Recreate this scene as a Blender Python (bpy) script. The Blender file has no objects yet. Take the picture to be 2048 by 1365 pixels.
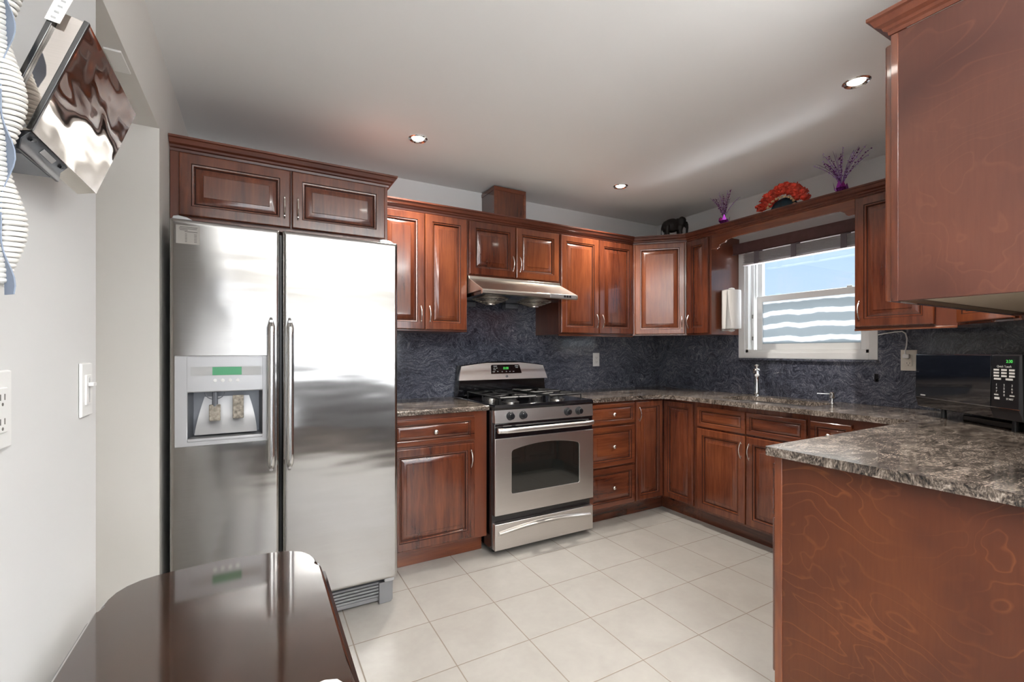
import bpy, bmesh, math, random
from mathutils import Vector, Matrix
R = math.radians
PI = math.pi
SC = bpy.context.scene
C = SC.collection
random.seed(7)

# ---------------------------------------------------------------- camera, sky, exposure
cam_d = bpy.data.cameras.new('camera'); cam = bpy.data.objects.new('camera', cam_d); C.objects.link(cam)
cam_d.sensor_fit = 'HORIZONTAL'; cam_d.sensor_width = 36.0
cam_d.lens = 36.0*910/2048
cam_d.shift_y = 20.5/2048
cam_d.clip_start = 0.03
cam.location = (0, 0, 1.245); cam.rotation_euler = (R(90), 0, R(-29.2))
SC.camera = cam

SC.view_settings.view_transform = 'Standard'; SC.view_settings.look = 'None'
SC.view_settings.exposure = 0.72; SC.view_settings.gamma = 1.0
SC.view_settings.use_curve_mapping = False

w = bpy.data.worlds.new('sky'); SC.world = w; w.use_nodes = True
nt = w.node_tree; nt.nodes.clear()
out = nt.nodes.new('ShaderNodeOutputWorld'); bg = nt.nodes.new('ShaderNodeBackground')
tc = nt.nodes.new('ShaderNodeTexCoord'); sx = nt.nodes.new('ShaderNodeSeparateXYZ'); cr = nt.nodes.new('ShaderNodeValToRGB')
nt.links.new(tc.outputs['Generated'], sx.inputs[0]); nt.links.new(sx.outputs['Z'], cr.inputs[0])
cr.color_ramp.elements[0].position = 0.0; cr.color_ramp.elements[0].color = (0.46, 0.59, 0.72, 1)
cr.color_ramp.elements[1].position = 0.35; cr.color_ramp.elements[1].color = (0.28, 0.45, 0.66, 1)
nt.links.new(cr.outputs[0], bg.inputs[0]); nt.links.new(bg.outputs[0], out.inputs[0])
bg.inputs[1].default_value = 1.0

def area(name, loc, rot, sx_, sy_, power, col=(1, 1, 1), spread=180):
    d = bpy.data.lights.new(name, 'AREA'); d.shape = 'RECTANGLE'; d.size = sx_; d.size_y = sy_
    d.energy = power; d.color = col; d.spread = R(spread)
    o = bpy.data.objects.new(name, d); o.location = loc; o.rotation_euler = rot; C.objects.link(o); return o
# daylight entering through the kitchen window and through the wide windows behind the camera
area('kitchen_window_daylight', (4.30, 1.80, 2.75), (0, R(40), 0), 0.9, 1.4, 70, (0.92, 0.96, 1.0))
area('kitchen_window_ground_bounce', (4.15, 1.80, .75), (0, R(140), 0), 0.9, 1.4, 95, (0.95, 0.97, 1.0))
area('dining_window_daylight', (1.22, -2.74, 1.50), (R(-100), 0, R(180)), 3.0, 1.10, 25, (0.97, 0.98, 1.0))

# unseen lamp added at the dining end to brighten the ceiling; body built below
area('added_fill_uplight', (1.10, -.95, 1.86), (R(180), 0, 0), 1.5, .10, 112, (1, .985, .965))
area('added_fill_downlight', (1.10, -.95, 1.77), (0, 0, 0), 1.5, .10, 26, (1, .985, .965))

# ---------------------------------------------------------------- mesh helpers
class MB:
    def __init__(s): s.bm = bmesh.new()
    def box(s, x0, x1, y0, y1, z0, z1, m=None):
        vs = [s.bm.verts.new((x, y, z)) for x in (x0, x1) for y in (y0, y1) for z in (z0, z1)]
        if m is not None:
            for v in vs: v.co = m @ v.co
        for f in ((0, 1, 3, 2), (4, 6, 7, 5), (0, 4, 5, 1), (2, 3, 7, 6), (0, 2, 6, 4), (1, 5, 7, 3)):
            s.bm.faces.new([vs[i] for i in f])
        return s
    def rings(s, rs, cap0=True, cap1=True, close=False):
        """rs: list of equal-length closed vertex loops"""
        L = [[s.bm.verts.new(p) for p in r] for r in rs]
        n = len(L[0])
        pairs = list(zip(L[:-1], L[1:])) + ([(L[-1], L[0])] if close else [])
        for a, b in pairs:
            for i in range(n):
                j = (i+1) % n
                try: s.bm.faces.new((a[i], a[j], b[j], b[i]))
                except ValueError: pass
        if not close:
            if cap0: s.bm.faces.new(L[0][::-1])
            if cap1: s.bm.faces.new(L[-1])
        return s
    def tube(s, pts, r, n=8, closed=False):
        pts = [Vector(p) for p in pts]; rs = []
        N = len(pts); rr = r if isinstance(r, (list, tuple)) else [r]*N
        up = None
        for i, p in enumerate(pts):
            if closed: t = (pts[(i+1) % N]-pts[i-1])
            else: t = pts[min(i+1, N-1)]-pts[max(i-1, 0)]
            t.normalize()
            if up is None:
                up = Vector((0, 0, 1)) if abs(t.z) < .9 else Vector((1, 0, 0))
            a = t.cross(up); 
            if a.length < 1e-6: a = t.cross(Vector((0, 1, 0)))
            a.normalize(); b = a.cross(t).normalized(); up = b
            rs.append([p + (a*math.cos(2*PI*k/n)+b*math.sin(2*PI*k/n))*rr[i] for k in range(n)])
        return s.rings(rs, close=closed)
    def lathe(s, prof, c=(0, 0, 0), n=24, axis='z'):
        """prof: [(radius, height)]"""
        rs = []
        for r, h in prof:
            r = max(r, 1e-4); ring = []
            for k in range(n):
                a = 2*PI*k/n; x, y = r*math.cos(a), r*math.sin(a)
                v = {'z': (x, y, h), 'y': (x, h, -y), 'x': (h, x, y), '-y': (x, -h, y)}[axis]
                ring.append((c[0]+v[0], c[1]+v[1], c[2]+v[2]))
            rs.append(ring)
        return s.rings(rs)
    def prism(s, poly, axis, a0, a1):
        def P(p, h):
            return {'z': (p[0], p[1], h), 'y': (p[0], h, p[1]), 'x': (h, p[0], p[1])}[axis]
        return s.rings([[P(p, a0) for p in poly], [P(p, a1) for p in poly]])
    def ellipsoid(s, c, r, rot=None, u=20, v=12):
        rs = []
        for i in range(1, v):
            th = PI*i/v
            rs.append([Vector((math.sin(th)*math.cos(2*PI*k/u)*r[0], math.sin(th)*math.sin(2*PI*k/u)*r[1], -math.cos(th)*r[2])) for k in range(u)])
        M = (rot or Matrix.Identity(3))
        return s.rings([[M @ p + Vector(c) for p in q] for q in rs])
    def mesh(s, name, smooth=35):
        bmesh.ops.recalc_face_normals(s.bm, faces=s.bm.faces)
        me = bpy.data.meshes.new(name); s.bm.to_mesh(me); s.bm.free()
        if smooth:
            for p in me.polygons: p.use_smooth = True
            me.set_sharp_from_angle(angle=R(smooth))
        return me

def tag(o, label=None, cat=None, group=None, kind=None):
    if label: o['label'] = label
    if cat: o['category'] = cat
    if group: o['group'] = group
    if kind: o['kind'] = kind
    return o
def thing(name, label, cat, loc=(0, 0, 0), rz=0, group=None):
    o = bpy.data.objects.new(name, None); o.empty_display_size = .05
    o.location = loc; o.rotation_euler = (0, 0, R(rz)); C.objects.link(o)
    return tag(o, label, cat, group)
def obj(name, mb, mat, parent=None, bevel=0, seg=2, smooth=35, label=None):
    me = mb.mesh(name, smooth); me.materials.append(mat)
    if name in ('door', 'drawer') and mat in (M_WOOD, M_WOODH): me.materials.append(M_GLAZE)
    o = bpy.data.objects.new(name, me); C.objects.link(o)
    if parent: o.parent = parent
    if label: o['label'] = label
    if bevel:
        b = o.modifiers.new('bevel', 'BEVEL'); b.width = bevel; b.segments = seg; b.limit_method = 'ANGLE'; b.angle_limit = R(40)
        b.harden_normals = False
    return o
def struct(name, mb, mat, **k): 
    o = obj(name, mb, mat, **k); o['kind'] = 'structure'; return o
def text(name, body, size, mat, parent, loc, rot=(R(90), 0, 0), ext=0.0003, align='CENTER'):
    cu = bpy.data.curves.new(name, 'FONT'); cu.body = body; cu.size = size; cu.extrude = ext
    cu.align_x = align; cu.align_y = 'CENTER'
    t = bpy.data.objects.new(name+'_tmp', cu); C.objects.link(t)
    bpy.context.view_layer.update()
    me = bpy.data.meshes.new_from_object(t); bpy.data.objects.remove(t); me.materials.clear(); me.materials.append(mat)
    M = Matrix.Translation(loc) @ (Matrix.Rotation(rot[2], 4, 'Z') @ Matrix.Rotation(rot[1], 4, 'Y') @ Matrix.Rotation(rot[0], 4, 'X'))
    me.transform(M)
    o = bpy.data.objects.new(name, me); C.objects.link(o)
    if parent: o.parent = parent
    return o

# ---------------------------------------------------------------- materials
def newmat(name):
    m = bpy.data.materials.new(name); m.use_nodes = True
    n = m.node_tree.nodes; n.clear()
    o = n.new('ShaderNodeOutputMaterial'); b = n.new('ShaderNodeBsdfPrincipled')
    m.node_tree.links.new(b.outputs[0], o.inputs[0]); return m, m.node_tree, b
class G:
    """tiny node-graph helper"""
    def __init__(s, nt): s.nt = nt
    def n(s, t, **k):
        nd = s.nt.nodes.new(t)
        for a, v in k.items(): setattr(nd, a, v)
        return nd
    def l(s, a, b): s.nt.links.new(a, b)
    def math(s, op, a, b=None, clamp=False):
        nd = s.n('ShaderNodeMath', operation=op, use_clamp=clamp)
        for i, v in enumerate((a, b)):
            if v is None: continue
            if isinstance(v, (int, float)): nd.inputs[i].default_value = v
            else: s.l(v, nd.inputs[i])
        return nd.outputs[0]
    def noise(s, vec, scale, detail=4, rough=.5, dist=0.0):
        nd = s.n('ShaderNodeTexNoise'); nd.inputs['Scale'].default_value = scale; nd.inputs['Detail'].default_value = detail
        nd.inputs['Roughness'].default_value = rough; nd.inputs['Distortion'].default_value = dist
        s.l(vec, nd.inputs['Vector']); return nd
    def map(s, vec, scale=(1, 1, 1), rot=(0, 0, 0), loc=(0, 0, 0)):
        nd = s.n('ShaderNodeMapping'); nd.inputs['Scale'].default_value = scale; nd.inputs['Rotation'].default_value = rot
        nd.inputs['Location'].default_value = loc; s.l(vec, nd.inputs['Vector']); return nd.outputs[0]
    def ramp(s, fac, stops, interp='LINEAR'):
        nd = s.n('ShaderNodeValToRGB'); e = nd.color_ramp.elements; nd.color_ramp.interpolation = interp
        while len(e) < len(stops): e.new(.5)
        for i, (p, c) in enumerate(stops):
            e[i].position = p; e[i].color = (*c, 1) if len(c) == 3 else c
        s.l(fac, nd.inputs[0]); return nd.outputs[0]
    def mix(s, fac, a, b, mode='MIX'):
        nd = s.n('ShaderNodeMix', data_type='RGBA', blend_type=mode)
        if isinstance(fac, (int, float)): nd.inputs[0].default_value = fac
        else: s.l(fac, nd.inputs[0])
        for i, v in ((6, a), (7, b)):
            if isinstance(v, tuple): nd.inputs[i].default_value = (*v, 1)
            else: s.l(v, nd.inputs[i])
        return nd.outputs[2]
    def bump(s, h, strength, dist, bsdf):
        nd = s.n('ShaderNodeBump'); nd.inputs['Strength'].default_value = strength; nd.inputs['Distance'].default_value = dist
        s.l(h, nd.inputs['Height']); s.l(nd.outputs[0], bsdf.inputs['Normal'])
    def coord(s, which='Object'): return s.n('ShaderNodeTexCoord').outputs[which]
def plain(name, col, rough=.5, metal=0, coat=0, spec=.5, noise=0.0, nscale=30, emit=None, estr=0, trans=0, bump=0):
    m, nt, b = newmat(name); g = G(nt)
    b.inputs['Base Color'].default_value = (*col, 1); b.inputs['Roughness'].default_value = rough
    b.inputs['Metallic'].default_value = metal; b.inputs['Coat Weight'].default_value = coat; b.inputs['Coat Roughness'].default_value = .08
    b.inputs['Specular IOR Level'].default_value = spec; b.inputs['Transmission Weight'].default_value = trans
    if noise or bump:
        nz = g.noise(g.coord(), nscale, 3)
        if noise:
            c2 = tuple(max(0, c*(1-noise)) for c in col); c1 = tuple(min(1, c*(1+noise)) for c in col)
            g.l(g.ramp(nz.outputs[0], [(.3, c2), (.7, c1)]), b.inputs['Base Color'])
        if bump: g.bump(nz.outputs[0], bump, .001, b)
    if emit: b.inputs['Emission Color'].default_value = (*emit, 1); b.inputs['Emission Strength'].default_value = estr
    return m
def wood(name, dark, mid, light, grain=(14, 14, 1.3), gloss=.22, coat=.75, var=.25):
    m, nt, b = newmat(name); g = G(nt)
    co = g.coord(); oi = g.n('ShaderNodeObjectInfo')
    off = g.n('ShaderNodeVectorMath', operation='ADD'); sc = g.n('ShaderNodeVectorMath', operation='SCALE')
    cb = g.n('ShaderNodeCombineXYZ')
    for i in range(3): g.l(oi.outputs['Random'], cb.inputs[i])
    g.l(cb.outputs[0], sc.inputs[0]); sc.inputs['Scale'].default_value = 17.0
    g.l(co, off.inputs[0]); g.l(sc.outputs[0], off.inputs[1])
    v = g.map(off.outputs[0], grain)
    n1 = g.noise(v, 1.0, 5, .6, .6); n2 = g.noise(v, 5.0, 3, .6, .2)
    big = g.noise(off.outputs[0], 2.2, 2, .5)
    f = g.math('ADD', g.math('MULTIPLY', n1.outputs[0], .62), g.math('MULTIPLY', n2.outputs[0], .38))
    f = g.math('ADD', f, g.math('MULTIPLY', g.math('SUBTRACT', big.outputs[0], .5), .5))
    f = g.math('ADD', f, g.math('MULTIPLY', g.math('SUBTRACT', oi.outputs['Random'], .5), var))
    col = g.ramp(f, [(.25, dark), (.5, mid), (.8, light)])
    g.l(col, b.inputs['Base Color'])
    b.inputs['Roughness'].default_value = gloss; b.inputs['Coat Weight'].default_value = coat; b.inputs['Coat Roughness'].default_value = .06
    g.bump(n2.outputs[0], .06, .0006, b)
    return m
D, Mi, L = (.055, .0120, .0058), (.138, .0355, .0145), (.250, .073, .026)
M_WOOD = wood('cherry_wood', D, Mi, L)
M_WOODH = wood('cherry_wood_horizontal', D, Mi, L, (1.3, 14, 14))
M_CROWN = wood('cherry_crown', (.055, .013, .007), (.12, .031, .014), (.18, .050, .022), (1.0, 12, 12), .38, .15)
M_CASE = wood('cherry_case', (.085, .020, .009), (.125, .032, .0135), (.17, .045, .018), (10, 10, 1.3), .28, .4, .1)
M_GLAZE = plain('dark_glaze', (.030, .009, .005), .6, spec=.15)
# flame figured end panels
def flame(name, cold, warm, line):
    m, nt, b = newmat(name); g = G(nt)
    co = g.coord(); 
    n0 = g.noise(g.map(co, (1, 1.6, 2.2)), 1.5, 3, .5, .8)
    rings = g.math('FRACT', g.math('MULTIPLY', n0.outputs[0], 15.0))
    ln = g.ramp(rings, [(0.0, (0, 0, 0)), (.80, (.05, .05, .05)), (.93, (1, 1, 1)), (1.0, (0, 0, 0))])
    msk = g.noise(co, 3.2, 2)
    k = g.math('MULTIPLY', ln, g.ramp(msk.outputs[0], [(.36, (0, 0, 0)), (.60, (.42, .42, .42))]))
    fine = g.noise(g.map(co, (3, 30, 2.5)), 4, 4, .6)
    base = g.mix(g.ramp(g.noise(co, 1.7, 3, .6, .5).outputs[0], [(.32, (0, 0, 0)), (.68, (1, 1, 1))]), cold, warm)
    base = g.mix(g.math('MULTIPLY', g.math('SUBTRACT', fine.outputs[0], .35, True), .7), base, cold)
    g.l(g.mix(k, base, line), b.inputs['Base Color'])
    b.inputs['Roughness'].default_value = .40; b.inputs['Coat Weight'].default_value = .12; b.inputs['Coat Roughness'].default_value = .2; b.inputs['Specular IOR Level'].default_value = .35
    return m
M_FLAME = flame('figured_birch_stained', (.058, .016, .009), (.122, .036, .0135), (.26, .085, .030))
M_FLAME2 = flame('figured_birch_upper', (.060, .020, .014), (.122, .042, .026), (.155, .056, .034))
def granite(name, stops, scale, swirl, warp, rough, spk=.5, stretch=(1, 1, 1), coat=.0):
    m, nt, b = newmat(name); g = G(nt)
    co = g.map(g.coord(), stretch)
    wn = g.noise(co, warp, 3, .55)
    sb = g.n('ShaderNodeVectorMath', operation='SUBTRACT'); g.l(wn.outputs['Color'], sb.inputs[0]); sb.inputs[1].default_value = (.5, .5, .5)
    sc = g.n('ShaderNodeVectorMath', operation='SCALE'); g.l(sb.outputs[0], sc.inputs[0]); sc.inputs['Scale'].default_value = swirl
    ad = g.n('ShaderNodeVectorMath', operation='ADD'); g.l(co, ad.inputs[0]); g.l(sc.outputs[0], ad.inputs[1])
    n1 = g.noise(g.map(ad.outputs[0], (1, 1, 5), (.5, .3, 0)), scale, 8, .68, .4)
    n2 = g.noise(g.map(ad.outputs[0], (2, 2, 2)), scale*5, 3, .7)
    big = g.noise(co, 1.8, 2)
    f = g.math('ADD', g.math('MULTIPLY', n1.outputs[0], 1-spk), g.math('MULTIPLY', n2.outputs[0], spk))
    f = g.math('ADD', f, g.math('MULTIPLY', g.math('SUBTRACT', big.outputs[0], .5), .22))
    g.l(g.ramp(f, stops), b.inputs['Base Color'])
    b.inputs['Roughness'].default_value = rough; b.inputs['Specular IOR Level'].default_value = .6; b.inputs['Coat Weight'].default_value = coat
    b.inputs['Coat Roughness'].default_value = .03
    return m
M_SPLASH = granite('splash_granite', [(.34, (.014, .016, .024)), (.45, (.046, .051, .072)), (.55, (.118, .127, .165)), (.65, (.30, .305, .34))], 11, .9, 2.4, .1, .5)
M_GRAN = granite('counter_granite', [(.38, (.018, .016, .016)), (.46, (.085, .068, .056)), (.53, (.20, .165, .138)), (.62, (.45, .39, .34))], 9, .35, 2.5, .10, .5, (1, 2.2, 1))
M_GRANEDGE = M_GRAN
def steel(name, col, rough, wav=0.0, aniso=.6, wscale=(1.2, 1.2, 3.2)):
    m, nt, b = newmat(name); g = G(nt)
    co = g.coord()
    br = g.noise(g.map(co, (4, 400, 400)), 2, 2)
    b.inputs['Metallic'].default_value = 1.0
    g.l(g.ramp(br.outputs[0], [(.3, tuple(c*.94 for c in col)), (.7, col)]), b.inputs['Base Color'])
    b.inputs['Roughness'].default_value = rough; b.inputs['Anisotropic'].default_value = aniso
    if wav:
        wn = g.noise(g.map(co, wscale), 1.6, 2, .5)
        g.bump(wn.outputs[0], wav, .02, b)
    return m
M_STEEL = steel('brushed_stainless', (.475, .465, .455), .16, .20, .5, (.9, .9, 4.0))
M_STEELR = steel('range_stainless', (.74, .71, .685), .34, .0, .5)
M_HOOD = steel('hood_stainless', (.70, .66, .60), .30, .0, .5)
M_NICKEL = plain('satin_nickel', (.80, .76, .70), .25, 1)
M_CHROME = plain('chrome', (.86, .87, .88), .07, 1)
M_HANDLE = steel('handle_stainless', (.72, .72, .72), .22, 0, .3)
M_MIRROR = steel('mirror_metal', (.62, .57, .53), .05, .35, 0, (3, 3, 6))
M_BLACK = plain('black_enamel', (.006, .006, .008), .12, 0, .6)
M_BLKPL = plain('black_plastic', (.012, .013, .016), .28)
M_BLKMATT = plain('black_iron', (.012, .012, .013), .42, noise=.3, nscale=60)
M_BLGLASS = plain('dark_glass', (.010, .011, .010), .03, 0, 1.0, .8)
M_MWGLASS = plain('microwave_glass', (.006, .008, .013), .05, 0, 1.0, .6)
M_WALL = plain('painted_wall', (.72, .725, .725), .55, spec=.3, bump=.04, nscale=60)
M_CEIL = plain('painted_ceiling', (.875, .885, .88), .55, spec=.3, bump=.03, nscale=40)
M_WHITE = plain('white_plastic', (.83, .83, .82), .35)
M_TRIM = plain('white_trim_paint', (.84, .85, .85), .3)
M_VINYL = plain('window_vinyl', (.82, .83, .82), .32)
M_PLATE = plain('ivory_plate', (.74, .70, .62), .4)
M_SLOT = plain('slot_dark', (.13, .12, .11), .6)
M_GREYPL = plain('grey_plastic', (.42, .42, .42), .42)
M_LGREY = plain('dispenser_silver', (.47, .47, .48), .34, .45)
M_DGREY = plain('dark_grey_plastic', (.13, .14, .16), .35)
M_GRILL = plain('grille_grey', (.22, .22, .23), .4, .3)
M_CAV = plain('cavity_grey', (.16, .17, .19), .35, .3)
M_PADDLE = plain('worn_paddle', (.27, .24, .20), .7, noise=.5, nscale=90)
M_BULB = plain('lamp_glass', (1, 1, 1), .4, emit=(1, .96, .88), estr=14)
M_DISP = plain('green_backlit_display', (.03, .16, .07), .3, emit=(.06, .30, .14), estr=.28)
M_LED = plain('green_digits', (.02, .3, .05), .4, emit=(.12, .7, .12), estr=.55)
M_PRINT = plain('white_print', (.70, .70, .68), .5)
M_INK = plain('dark_print', (.10, .09, .085), .6)
M_PAPER = plain('white_paper', (.86, .85, .83), .8)
M_STICK = plain('grey_label', (.36, .335, .31), .6)
M_BLIND = plain('blind_valance_wood', (.090, .045, .045), .35, noise=.2, nscale=25)
M_SLAT = plain('blind_slat', (.60, .56, .57), .5)
M_TAPE = plain('blind_tape', (.16, .14, .16), .8)
M_TABLE = plain('dark_gloss_table', (.030, .016, .011), .07, 0, 1.0, noise=.2, nscale=9)
M_TABLE.node_tree.nodes['Principled BSDF'].inputs['Coat Roughness'].default_value = .06
M_INSIDE = plain('cabinet_underside', (.45, .38, .29), .6)
M_ELE = plain('dark_carved_wood', (.009, .007, .0065), .48, spec=.3, noise=.4, nscale=40, bump=.3)
M_PURPLE = plain('purple_foil', (.25, .03, .30), .22, .75)
M_PSTEM = plain('purple_wire', (.16, .06, .22), .35, .5)
M_PBEAD = plain('lilac_sequin', (.55, .40, .72), .3, .4)
M_RED = plain('coral_petal', (.72, .065, .035), .6, noise=.45, nscale=30)
M_CREAM = plain('cream_petal_edge', (.72, .50, .28), .6)
M_TEAL = plain('dark_teal_basket', (.006, .028, .045), .5, noise=.4, nscale=60)
M_CORD = plain('coiled_cord', (.80, .785, .75), .4)
M_STRAP = plain('blue_grey_strap', (.20, .24, .32), .6)
def tiles():
    m, nt, b = newmat('ceramic_floor_tile'); g = G(nt)
    co = g.coord('Object'); s = g.n('ShaderNodeSeparateXYZ'); g.l(co, s.inputs[0])
    T = .3337
    def ln(o, off):
        u = g.math('FRACT', g.math('ADD', g.math('DIVIDE', g.math('SUBTRACT', o, off), T), 40.5))
        return g.math('ABSOLUTE', g.math('SUBTRACT', u, .5))
    dx, dy = ln(s.outputs[0], .689), ln(s.outputs[1], 2.344)
    dm = g.math('MINIMUM', dx, dy)
    grout = g.ramp(dm, [(.0050, (1, 1, 1)), (.0085, (0, 0, 0))])
    n1 = g.noise(co, 4.5, 5, .6, .6); n2 = g.noise(co, 30, 3)
    tone = g.ramp(g.math('ADD', g.math('MULTIPLY', n1.outputs[0], .75), g.math('MULTIPLY', n2.outputs[0], .25)), [(.3, (.31, .292, .266)), (.7, (.375, .358, .33))])
    g.l(g.mix(grout, tone, (.20, .165, .13)), b.inputs['Base Color'])
    g.l(g.ramp(grout, [(0, (.30, .30, .30)), (1, (.8, .8, .8))]), b.inputs['Roughness'])
    h = g.ramp(dm, [(.003, (0, 0, 0)), (.012, (1, 1, 1))])
    g.bump(h, .35, .002, b)
    return m
M_FLOOR = tiles()
def striped_film():
    m, nt, b = newmat('striped_window_film'); g = G(nt)
    n = nt.nodes; co = g.coord('Object'); s = g.n('ShaderNodeSeparateXYZ'); g.l(co, s.inputs[0])
    wv = g.noise(g.map(co, (1, 5, 2.5)), 1.6, 2)
    z = g.math('ADD', s.outputs[2], g.math('MULTIPLY', g.math('SUBTRACT', wv.outputs[0], .5), .045))
    f = g.math('FRACT', g.math('DIVIDE', g.math('SUBTRACT', z, 1.262), .094))
    col = g.ramp(f, [(.0, (.27, .29, .298)), (.60, (.27, .29, .298)), (.64, (.48, .492, .50)), (.96, (.48, .492, .50)), (1.0, (.27, .29, .298))])
    tr = g.n('ShaderNodeBsdfTranslucent'); g.l(col, tr.inputs[0])
    df = g.n('ShaderNodeBsdfDiffuse'); g.l(col, df.inputs[0])
    mx = g.n('ShaderNodeMixShader'); mx.inputs[0].default_value = .25
    g.l(tr.outputs[0], mx.inputs[1]); g.l(df.outputs[0], mx.inputs[2])
    o = [q for q in n if q.type == 'OUTPUT_MATERIAL'][0]; g.l(mx.outputs[0], o.inputs[0]); n.remove(b)
    return m
M_FILM = striped_film()
def glass():
    m, nt, b = newmat('window_glass'); g = G(nt)
    tr = g.n('ShaderNodeBsdfTransparent'); gl = g.n('ShaderNodeBsdfGlossy'); gl.inputs['Roughness'].default_value = .01
    mx = g.n('ShaderNodeMixShader'); mx.inputs[0].default_value = .06
    g.l(tr.outputs[0], mx.inputs[1]); g.l(gl.outputs[0], mx.inputs[2])
    o = [q for q in nt.nodes if q.type == 'OUTPUT_MATERIAL'][0]; g.l(mx.outputs[0], o.inputs[0]); nt.nodes.remove(b)
    return m
M_GLASS = glass()

# ---------------------------------------------------------------- the room
YW, XW, ZC = 3.115, 3.325, 2.44     # stove wall, window wall, ceiling
XL = -.335                          # left wall
YB = -2.80                          # dining end, behind the camera
struct('floor', MB().box(-1.0, XW+.15, YB-.15, YW+.15, -.05, 0), M_FLOOR)
struct('ceiling', MB().box(-1.0, XW+.15, YB-.15, YW+.15, ZC, ZC+.08), M_CEIL)
struct('wall_back', MB().box(-1.0, XW+.15, YW, YW+.15, 0, ZC), M_WALL)
# window wall with its opening
WY0, WY1, WZ0, WZ1 = 1.385, 2.212, 1.235, 2.02
mb = MB(); t = XW+.15
mb.box(XW, t, YB, WY0, 0, ZC).box(XW, t, WY1, YW, 0, ZC).box(XW, t, WY0, WY1, 0, WZ0).box(XW, t, WY0, WY1, WZ1, ZC)
struct('wall_right', mb, M_WALL)
# left wall: near pier, recess with a lowered head, pier beside the refrigerator
mb = MB().box(XL-.15, XL, YB, 1.422, 0, ZC)
struct('wall_left', mb, M_WALL)
mb = MB().box(XL-.45, XL, 2.222, YW, 0, ZC)                       # pier past the recess
mb.box(XL-.45, XL, 1.422, 2.222, 2.115, ZC)                       # lowered head
mb.box(XL-.45, XL-.36, 1.30, 2.222, 0, 2.115).box(XL-.45, XL-.15, 1.30, 1.422, 0, ZC)
struct('wall_left_recess', mb, plain('warm_recess_paint', (.72, .70, .665), .55, spec=.3))
# wall behind the peninsula and wall at the dining end
struct('wall_front', MB().box(1.60, XW, .13, .272, 0, ZC), M_WALL)
mb = MB(); wz0, wz1, wx0, wx1 = .93, 2.06, -.30, 2.75
mb.box(XL-.15, wx0, YB-.15, YB, 0, ZC).box(wx1, XW, YB-.15, YB, 0, ZC).box(wx0, wx1, YB-.15, YB, 0, wz0).box(wx0, wx1, YB-.15, YB, wz1, ZC)
struct('wall_dining', mb, plain('beige_painted_wall', (.56, .53, .48), .6))
struct('floor_2', MB().box(XL+.001, XW-.001, YB, -.62, 0, .004), wood('added_dark_floor', (.03, .02, .014), (.06, .04, .027), (.10, .07, .045), (1.2, 9, 9)))  # unseen dark floor added to deepen the lower reflection in the refrigerator
wf = MB()
for a in (wx0, (wx0+wx1)/2-.02, wx1-.04): wf.box(a, a+.04, YB-.08, YB-.03, wz0, wz1)
for a in (wz0, wz1-.04): wf.box(wx0, wx1, YB-.08, YB-.03, a, a+.04)
struct('window_2', wf, M_VINYL)
struct('added_dark_panel', MB().box(XL+.013, XW-.001, YB, YB+.03, 0, .90), plain('added_panel_grey', (.09, .09, .095), .5))  # unseen grey panel added so the refrigerator reflects a dark band
struct('baseboard_left', MB().box(XL, XL+.012, YB, 1.422, 0, .09), M_TRIM, bevel=.003)

# kitchen window -------------------------------------------------
win = bpy.data.objects.new('window_1', None); C.objects.link(win); win['kind'] = 'structure'
x = XW
mb = MB()
cy0, cy1, cz0, cz1 = 1.338, 2.262, 1.192, 2.07
mb.box(x-.014, x+.001, cy0, WY0, cz0, cz1).box(x-.014, x+.001, WY1, cy1, cz0, cz1)
mb.box(x-.014, x+.001, WY0, WY1, cz0, WZ0).box(x-.014, x+.001, WY0, WY1, WZ1, cz1)
obj('window_casing', mb, M_TRIM, win, bevel=.002)
mb = MB()
mb.box(x, x+.12, WY0, WY0+.022, WZ0, WZ1).box(x, x+.12, WY1-.022, WY1, WZ0, WZ1)
mb.box(x, x+.12, WY0, WY1, WZ0, WZ0+.022).box(x, x+.12, WY0, WY1, WZ1-.022, WZ1)
mb.box(x+.045, x+.06, WY1-.040, WY1-.022, WZ0, WZ1).box(x+.075, x+.09, WY1-.040, WY1-.022, WZ0, WZ1)
mb.box(x+.045, x+.06, WY0+.022, WY0+.034, WZ0, WZ1)
obj('window_frame', mb, M_VINYL, win, bevel=.0015)
def sash(nm, xa, z0, z1, y0, y1, fw, gmat, rail=None):
    mb = MB(); rail = rail or fw
    mb.box(xa, xa+.03, y0, y0+fw, z0, z1).box(xa, xa+.03, y1-fw, y1, z0, z1)
    mb.box(xa, xa+.03, y0+fw, y1-fw, z0, z0+fw).box(xa, xa+.03, y0+fw, y1-fw, z1-rail, z1)
    s = obj(nm, mb, M_VINYL, win, bevel=.002)
    obj('pane', MB().box(xa+.012, xa+.016, y0+fw, y1-fw, z0+fw, z1-rail), gmat, s)
    return s
sash('lower_sash', x+.045, WZ0+.022, 1.665, WY0+.024, 2.150, .044, M_FILM)
sash('upper_sash', x+.078, 1.630, WZ1-.022, WY0+.024, 2.165, .040, M_GLASS)
mb = MB().box(x+.06, x+.072, WY1-.05, WY1-.038, 1.50, 1.53).box(x+.06, x+.072, WY1-.05, WY1-.038, 1.29, 1.32)
for zc in (1.515, 1.345):
    k = MB()
    for dz in (-.010, 0, .010): k.lathe([(.0045, 0), (.0045, .006)], (x+.038, WY1-.032, zc+dz), 10, 'x')
    obj('sash_lock', k, M_SLOT, win)
mb = MB()
mb.box(x+.038, x+.05, 1.50, 1.53, 1.655, 1.675)
obj('sash_latch', mb, M_VINYL, win, bevel=.002)

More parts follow.
